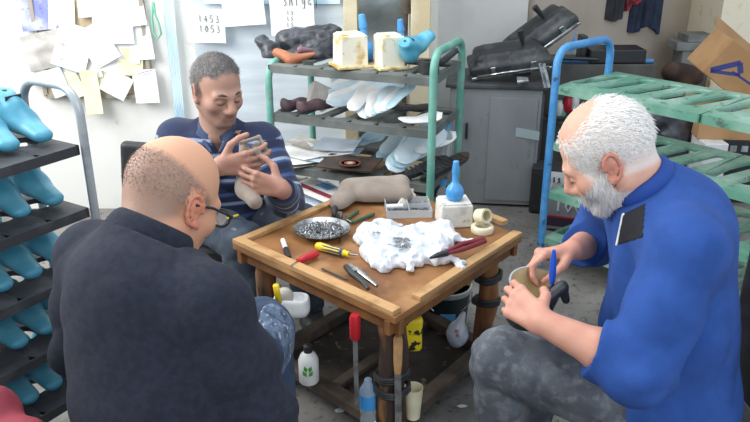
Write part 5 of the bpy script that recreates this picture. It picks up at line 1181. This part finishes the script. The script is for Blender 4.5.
# ================= man in the left foreground, dark sweater
pL = person((-.45, 1.28, 0), 'bald man with glasses in a dark navy sweater, seen from behind')
fw = Vector((.50, .70, -.50)); hL = Head((-.438, 1.53, 1.015), fw, (.30, .40, .86), 1.07)
shL, shR_ = (-.612, 1.475, .895), (-.318, 1.28, .885)
elL, elR = (-.675, 1.50, .65), (-.238, 1.272, .635); wrL, wrR = (-.44, 1.62, .64), (-.315, 1.50, .60)
S = Sdf(); hL.full(S, 1.05)
S.cap(hL.W(-.045, 0, -.03), (-.485, 1.405, .92), .060, .072, k=.03); S.cap(hL.W(.0, 0, -.07), (-.46, 1.44, .94), .045, .055, k=.03)
S.cap(shL, shR_, .05); S.ell((-.47, 1.34, .80), (.13, .12, .17)); S.ell((-.45, 1.27, .56), (.15, .13, .2))
for a, b_, c_ in ((shL, elL, wrL), (shR_, elR, wrR)): S.cap(a, b_, .045, .04); S.cap(b_, c_, .042, .028)
hand(S, wrR, (.1, .95, -.1), (-.9, .1, -.3), 1, [(.4, .6, .4)] * 4, [(.7, .5, .5), (.8, .5, .1), (.8, .5, 0)])
hand(S, wrL, (.7, .7, -.1), (.5, -.5, -.6), -1, [(.4, .6, .4)] * 4, [(.7, .5, .5), (.8, .5, .1), (.8, .5, 0)])
kR, kL = (-.292, 1.69, .585), (-.44, 1.86, .56)
for a, b_, c_ in (((-.35, 1.22, .46), kR, (-.26, 1.65, .09)), ((-.53, 1.32, .46), kL, (-.42, 1.90, .09))): S.cap(a, b_, .06, .045); S.cap(b_, c_, .045, .03)
def regL(x, y, z):
    a = np.maximum(z - (.030 - .50 * x), (-.028 + .5 * np.clip(x + .03, -.2, .05)) - z); a = np.maximum(a, x - .030)
    e = .032 - np.sqrt((x + .006) ** 2 + (z + .018) ** 2); e = np.where(np.abs(y) > .05, e, -1)
    return np.maximum(a, e)
solid('body', S, .004, M_skinA, pL, color=skin_tint(hL, '#d7a182', '#c26a52', ears=.7, extra=over('#8f776b', (regL,), .75, .012)))
M_hairg = mat('cropped_grey_hair', '#8a776d', .85, c2='#a08b80', scale=180, lo=.35, hi=.8, bump=.8, bscale=450)
strands('hair', hL, regL, M_hairg, pL, 6000, .0035, lambda x, y, z: (-.3, 0, -1), soft=.010, seed=4, th=.0004)
gl = MB(); 
for y in (-1, 1):
    gl.tube([hL.W(-.02, .086 * y, -.002), hL.W(.03, .083 * y, .002), hL.W(.105, .070 * y, -.004)], .0032, 8)
    pts = [hL.W(.112 - .012 * abs(math.cos(k / 20 * 6.283)) * 0, (.034 + .026 * math.cos(k / 20 * 6.283)) * y, -.014 + .019 * math.sin(k / 20 * 6.283)) for k in range(20)]; gl.tube(pts, .0026, 6, True)
    gl.tube([hL.W(.105, .070 * y, -.004), hL.W(.112, .060 * y, -.008)], .003, 6)
gl.tube([hL.W(.112, .009, -.008), hL.W(.114, 0, -.005), hL.W(.112, -.009, -.008)], .0022, 6); gq = gl.build('glasses', M_black, pL)
for y in (-1, 1):
    gm = MB(); gm.lathe([(.0165, 0), (.0165, .001)], hL.W(.1125, .034 * y, -.014), 20, axis=hL.f); gm.build('lens', M_clear, gq)
S = Sdf()
S.ell((-.470, 1.35, .83), (.165, .150, .17), k=.05, R=[[.83, .56, 0], [-.56, .83, 0], [0, 0, 1]]); S.ell((-.455, 1.30, .66), (.185, .155, .20), k=.06, R=[[.83, .56, 0], [-.56, .83, 0], [0, 0, 1]]); S.ell((-.435, 1.26, .49), (.190, .16, .14), k=.06, R=[[.83, .56, 0], [-.56, .83, 0], [0, 0, 1]])
S.ell((-.49, 1.36, .895), (.13, .10, .085), k=.05, R=[[.83, .56, 0], [-.56, .83, 0], [0, 0, 1]]); S.cap(shL, shR_, .066, k=.06); S.cap((-.49, 1.385, .91), (-.478, 1.425, .972), .095, .078, k=.04)
for a, b_, c_ in ((shL, elL, wrL), (shR_, elR, wrR)):
    a, b_, c_ = Vector(a), Vector(b_), Vector(c_); S.cap(a, a.lerp(b_, .5), .066, .068, k=.05); S.cap(a.lerp(b_, .5), b_, .068, .062, k=.03); S.cap(b_, b_.lerp(c_, .9), .060, .042, k=.03, cut=True)
nk2 = Vector((-.472, 1.432, .960)); na2 = nrm((.38, .50, .78))
M_knit = mat('dark_navy_fleece', '#1e2230', 1.0, c2='#252a39', scale=60, bump=.5, bscale=500)
def swL(F, x, y, z):
    F = F - .003 - cloth_noise(x, y, z, [(elR, .12), ((-.33, 1.3, .75), .12), ((-.3, 1.4, .55), .15), (elL, .12), ((-.6, 1.4, .85), .08)], 14, .015, 24)
    seam = np.abs((x + .355) * .85 + (y - 1.26) * .1 + (z - .80) * .10); F = F + .0022 * np.exp(-(seam / .005) ** 2) * (z > .68) * (y < 1.5) * (x < -.2)
    return plane_cut(F, x, y, z, nk2, na2, .13)
solid('sweater', S, .0045, M_knit, pL, swL)
S3 = Sdf(); S3.torus(nk2 + na2 * .006, na2, .072, .015, sq=(None, .5)); S3.torus(nk2 - na2 * .014, na2, .080, .014, sq=(None, .5), k=.02); solid('collar', S3, .004, M_knit, pL)
M_jeans = mat('blue_jeans', '#27344a', .9, c2='#33455f', scale=12, bump=.4, bscale=260)
trousers(pL, ((-.36, 1.24, .45), (-.53, 1.33, .45)), (kR, kL), ((-.26, 1.65, .06), (-.42, 1.90, .06)), M_jeans, .072, [(kR, .14)], 19, wa=.06)
# worn pale patch on the right knee
S4 = Sdf(); S4.cap((-.36, 1.24, .45), kR, .092, .072, k=.04); S4.cap(kR, (-.26, 1.65, .10), .0706, .06, k=.03)
kp = Vector((-.252, 1.64, .595))
def pp(F, x, y, z): 
    n = wob(x, y, z, 70, 55, 5); return np.maximum(F - .004 - cloth_noise(x, y, z, [(kR, .14)], 19, .008, 34), np.sqrt((x - kp.x) ** 2 + (y - kp.y) ** 2 + ((z - kp.z) * .5) ** 2) - .055 + .012 * n)
solid('ripped_patch', S4, .004, mat('frayed_pale_denim', '#64748a', .95, c2='#3c4d68', scale=60, lo=.45, hi=.6, c3='#b5b3ac', s3=90, bump=.9, stretch=(1, 1, .4)), pL, pp)
shoe(pL, (-.26, 1.65, 0), (.4, .9), M_black); shoe(pL, (-.42, 1.90, 0), (.4, .9), M_black)
st = empty('stool', (-.45, 1.27, 0), 'low stool under the man in the dark sweater', 'stool'); g = MB(); g.lathe([(.15, .33), (.16, .34), (.16, .375), (.15, .385)], (-.45, 1.27, 0), 28); g.build('seat', M_wood, st)
for a_ in (0.6, 2.17, 3.74, 5.3): g = MB(); g.tube([(-.45 + .15 * math.cos(a_), 1.27 + .15 * math.sin(a_), 0), (-.45 + .1 * math.cos(a_), 1.27 + .1 * math.sin(a_), .335)], .016); g.build('leg', M_dirty, st)

# ================= man at the back, striped polo
pB = person((-.61, 2.82, 0), 'grey-haired man in a navy polo with pale stripes holding a boot upright')
hB = Head((-.572, 2.70, .992), (.60, -.76, -.27), (.14, -.2, .96), 1.0)
bl, brr = (-.43, 2.73, .775), (-.755, 2.77, .780)     # his left and right shoulder
elb, erb = (-.335, 2.60, .60), (-.75, 2.565, .62); wlb, wrb = (-.315, 2.395, .715), (-.532, 2.425, .785)
S = Sdf(); hB.full(S, 1.35, 1.15)
S.cap(hB.W(-.04, 0, -.04), (-.597, 2.765, .80), .056, .068, k=.03); S.cap(hB.W(.0, 0, -.08), (-.595, 2.72, .82), .045, .055, k=.03)
S.cap(bl, brr, .05); S.ell((-.60, 2.77, .66), (.15, .10, .16)); S.ell((-.61, 2.80, .5), (.15, .12, .16))
for a, b_, c_ in ((bl, elb, wlb), (brr, erb, wrb)): 
    S.cap(a, b_, .045, .038); m_ = Vector(b_).lerp(Vector(c_), .35); S.cap(b_, m_, .038, .043); S.cap(m_, c_, .043, .028, k=.02)
hand(S, wrb, (.95, .05, .10), (-.05, .95, .0), 1, [(.35, .55, .4), (.35, .6, .4), (.4, .6, .4), (.5, .6, .5)], [(.6, .1, .9), (.85, .2, .5), (.9, .3, .2)], 1.08, .10)
hand(S, wlb, (-.90, .0, .22), (.0, .95, .0), -1, [(.30, .55, .4), (.35, .6, .4), (.4, .65, .4), (.5, .6, .5)], [(.5, .5, .8), (.8, .3, .4), (.85, .2, .2)], 1.05, .06)
kRb, kLb = (-.475, 2.455, .485), (-.29, 2.665, .47)
for a, b_, c_ in (((-.70, 2.82, .44), kRb, (-.44, 2.40, .09)), ((-.53, 2.82, .44), kLb, (-.27, 2.69, .09))): S.cap(a, b_, .06, .045); S.cap(b_, c_, .045, .03)
S5 = rgb3('#8a6e60')
def regB(x, y, z):
    fr = x - (.052 + .20 * np.clip(z - .06, -.1, .1) - 3.2 * np.maximum(np.abs(y) - .03, 0) ** 1.35 * (z < .075)); fr = np.where(z > .03, fr, x - .004)
    a = np.maximum(fr, (-.045 + .9 * np.clip(x + .01, -.1, .03)) - z)
    e = .026 - np.sqrt((x + .006) ** 2 + (z + .020) ** 2); e = np.where((np.abs(y) > .05), e, -1)
    return np.maximum(a, e)
def stub(C, x, y, z, V):
    C = over('#5b5654', (regB,), .9)(C, x, y, z, V)
    w = .35 * (1 - smooth(-.055, -.035, z + .25 * (x - .08))) * (x > -.01) * (x * x + y * y + z * z < .03) * (1 - .9 * np.exp(-((z + .074) / .008) ** 2 - (y / .02) ** 2)); w = w[:, None]; return C * (1 - w) + S5 * w
solid('body', S, .0035, M_skinA, pB, color=skin_tint(hB, '#b28a78', '#96594a', ears=.4, nosek=.45, extra=stub))
M_hairk = mat('thick_grey_hair', '#6b6969', .7, c2='#a5a3a2', scale=150, lo=.38, hi=.72)
strands('hair', hB, regB, M_hairk, pB, 9000, .018, lambda x, y, z: (.5, -.5, -.2 - 9 * max(.06 - z, 0)), soft=.007, seed=5)
for y in (-1, 1): g = MB(); g.tube([hB.W(.077, .050 * y, .013), hB.W(.092, .034 * y, .021), hB.W(.096, .015 * y, .015)], [.0025, .0042, .004], 8); g.build('eyebrow', mat('dark_brow', '#4b423d', .9), pB)
for y in (-1, 1): g = MB(); g.tube([hB.W(.081, .047 * y, -.014), hB.W(.0925, .034 * y, -.020), hB.W(.090, .019 * y, -.016)], .0016, 6); g.build('eyelash_line', M_dirty, pB)
# striped polo shirt: navy with pale stripes round the chest and the sleeves
NV, LB, MBl = rgb3('#1e2a49'), rgb3('#8f9db8'), rgb3('#3d5280')
def arm_t(V, a, b_):
    a, b_ = np.array(a), np.array(b_); ab = b_ - a; t = ((V - a) @ ab) / (ab @ ab); return t, np.linalg.norm(V - a - np.clip(t, 0, 1)[:, None] * ab, axis=1)
def stripes(V):
    C = np.tile(NV, (len(V), 1)); s_ = np.array(V[:, 2]) + .10 * (V[:, 0] + .6) * 0
    ds = []
    for a, b_ in ((bl, elb), (brr, erb)):
        t, d = arm_t(V, a, b_); L = np.linalg.norm(np.array(a) - np.array(b_)); on_ = (t > .12) & (d < .085); s_ = np.where(on_, .775 - .02 - t * L * .95, s_); ds.append(on_)
    for a, b_ in ((elb, wlb), (erb, wrb)):
        t, d = arm_t(V, a, b_); on_ = (t > .05) & (d < .07) & ~ds[0 if a is elb else 1]; s_ = np.where(on_, .52 - t * .25, s_)
    for z0_, w_, c_ in ((.802, .0055, LB), (.790, .004, MBl), (.748, .0055, LB), (.735, .004, MBl), (.688, .006, MBl), (.650, .0055, LB), (.640, .0035, MBl), (.590, .006, MBl), (.553, .0055, LB), (.50, .006, MBl), (.455, .0055, LB), (.40, .005, LB), (.35, .005, MBl)):
        w = (1 - smooth(w_ * .8, w_ * 1.4, np.abs(s_ - z0_)))[:, None]; C = C * (1 - w) + c_ * w
    return C
S = Sdf(); S.ell((-.597, 2.77, .69), (.180, .115, .14), k=.05); S.ell((-.605, 2.79, .55), (.185, .13, .17), k=.05); S.ell((-.61, 2.81, .45), (.18, .14, .10), k=.05)
S.cap(bl, brr, .068, k=.05); S.cap((-.597, 2.765, .80), (-.595, 2.745, .85), .085, .07, k=.04)
for a, b_, c_ in ((bl, elb, wlb), (brr, erb, wrb)):
    a, b_, c_ = Vector(a), Vector(b_), Vector(c_); S.cap(a, a.lerp(b_, .5), .070, .066, k=.04); S.cap(a.lerp(b_, .5), b_, .066, .060, k=.03); S.cap(b_, b_.lerp(c_, .80), .060, .040, k=.03, cut=True)
nk3 = Vector((-.593, 2.735, .838)); na3 = nrm((.1, -.45, .88))
def swB(F, x, y, z):
    F = F - .003 - cloth_noise(x, y, z, [(elb, .12), ((-.5, 2.68, .55), .15), ((-.65, 2.68, .62), .15), (erb, .12)], 24, .011, 34)
    v = np.maximum(np.abs(x + .585) - .35 * (z - .745), -1); v = np.where(z > .745, -v, -1); v = np.where(y < 2.72, v, -1)      # open neck
    return np.maximum(plane_cut(F, x, y, z, nk3, na3, .105), np.where(y < 2.70, v * 1.0, -1))
M_polo = mat('striped_polo_knit', '#ffffff', .9, attr='tint', bump=.3, bscale=350, sheen=.1)
solid('polo_shirt', S, .004, M_polo, pB, swB, color=stripes)
S3 = Sdf(); S3.torus(nk3 + na3 * -.002, na3, .064, .009, sq=(None, .4)); S3.cap((-.652, 2.690, .822), (-.605, 2.645, .768), .013, .007, flat=((0, -1, .3), 2.2)); S3.cap((-.535, 2.685, .822), (-.572, 2.645, .768), .013, .007, flat=((0, -1, .3), 2.2)); solid('collar', S3, .004, mat('slate_collar', '#3b4a68', .85, bump=.2), pB)
M_trB = mat('dusty_slate_trousers', '#3c4654', .9, c2='#566272', scale=9, lo=.45, hi=.75, c3='#8f969d', s3=30, lo3=.64, hi3=.8, bump=.4, bscale=220)
trousers(pB, ((-.70, 2.82, .43), (-.53, 2.82, .43)), (kRb, kLb), ((-.43, 2.39, .06), (-.27, 2.70, .06)), M_trB, .070, [(kRb, .2), (kLb, .15)], 29, wa=.062)
# apron edge: yellow cord over his lap
g = MB(); pts = [P(u, v, d=dd) for u, v, dd in ((196, 240, 2.36), (208, 228, 2.40), (222, 220, 2.48), (238, 215, 2.55))]; g.tube(pts, .0035, 8); g.build('yellow_trouser_cord', M_yellow, pB)
shoe(pB, (-.43, 2.39, 0), (.3, -.9), M_black); shoe(pB, (-.262, 2.70, 0), (.25, -.95), M_black)
# the boot he holds
hb = empty('suede_boot', P(248, 172, d=2.60), 'taupe suede boot held upright between the hands of the man in stripes', 'boot')
s = Sdf(); s.cap(P(250, 146, d=2.60), P(248, 180, d=2.60), .038, .034, k=.02, flat=((0, 1, 0), 1.3)); s.cap(P(248, 178, d=2.60), P(246, 190, d=2.59), .034, .030, k=.02); s.cap(P(245, 188, d=2.59), P(255, 202, d=2.54), .028, .026, k=.03)
s.cap(P(252, 138, d=2.60), P(251, 146, d=2.60), .028, .026, k=.01, sub=True)
solid('shaft', s, .0035, M_taupe, hb, lambda F, x, y, z: F + .0022 * wob(x, y, z, 60, 61))
s = Sdf(); s.cap(P(241, 143, d=2.56), P(259, 137, d=2.60), .007, .007, k=.006); s.cap(P(259, 137, d=2.60), P(266, 150, d=2.60), .007, .008, k=.006); s.cap(P(256, 150, d=2.55), P(265, 163, d=2.57), .011, .006, k=.01); solid('open_flap', s, .003, M_taupe, hb)
cb2 = empty('black_chair', (-.66, 3.02, 0), 'black padded chair behind the man in stripes', 'chair')
a = P(113, 150, Y=3.08); s = Sdf(); s.box((-.87, 3.06, .48), (.225, .028, .185), rd=.02, R=[[.995, 0, .09], [0, 1, 0], [-.09, 0, .995]]); solid('backrest', s, .006, M_black, cb2)
g = MB(); g.box((-.68, 2.84, .345), (.46, .42, .06)); g.build('seat', M_black, cb2, .015)
for dx in (-.2, .2):
    for dy in (-.17, .17): g = MB(); g.tube([(-.68 + dx, 2.84 + dy, 0), (-.68 + dx, 2.84 + dy, .32)], .013); g.build('leg', M_darksteel, cb2)
for dx in (-.18, .12): g = MB(); g.tube([(-.70 + dx, 3.03, .34), (-.72 + dx, 3.06, .5)], .012); g.build('back_post', M_darksteel, cb2)
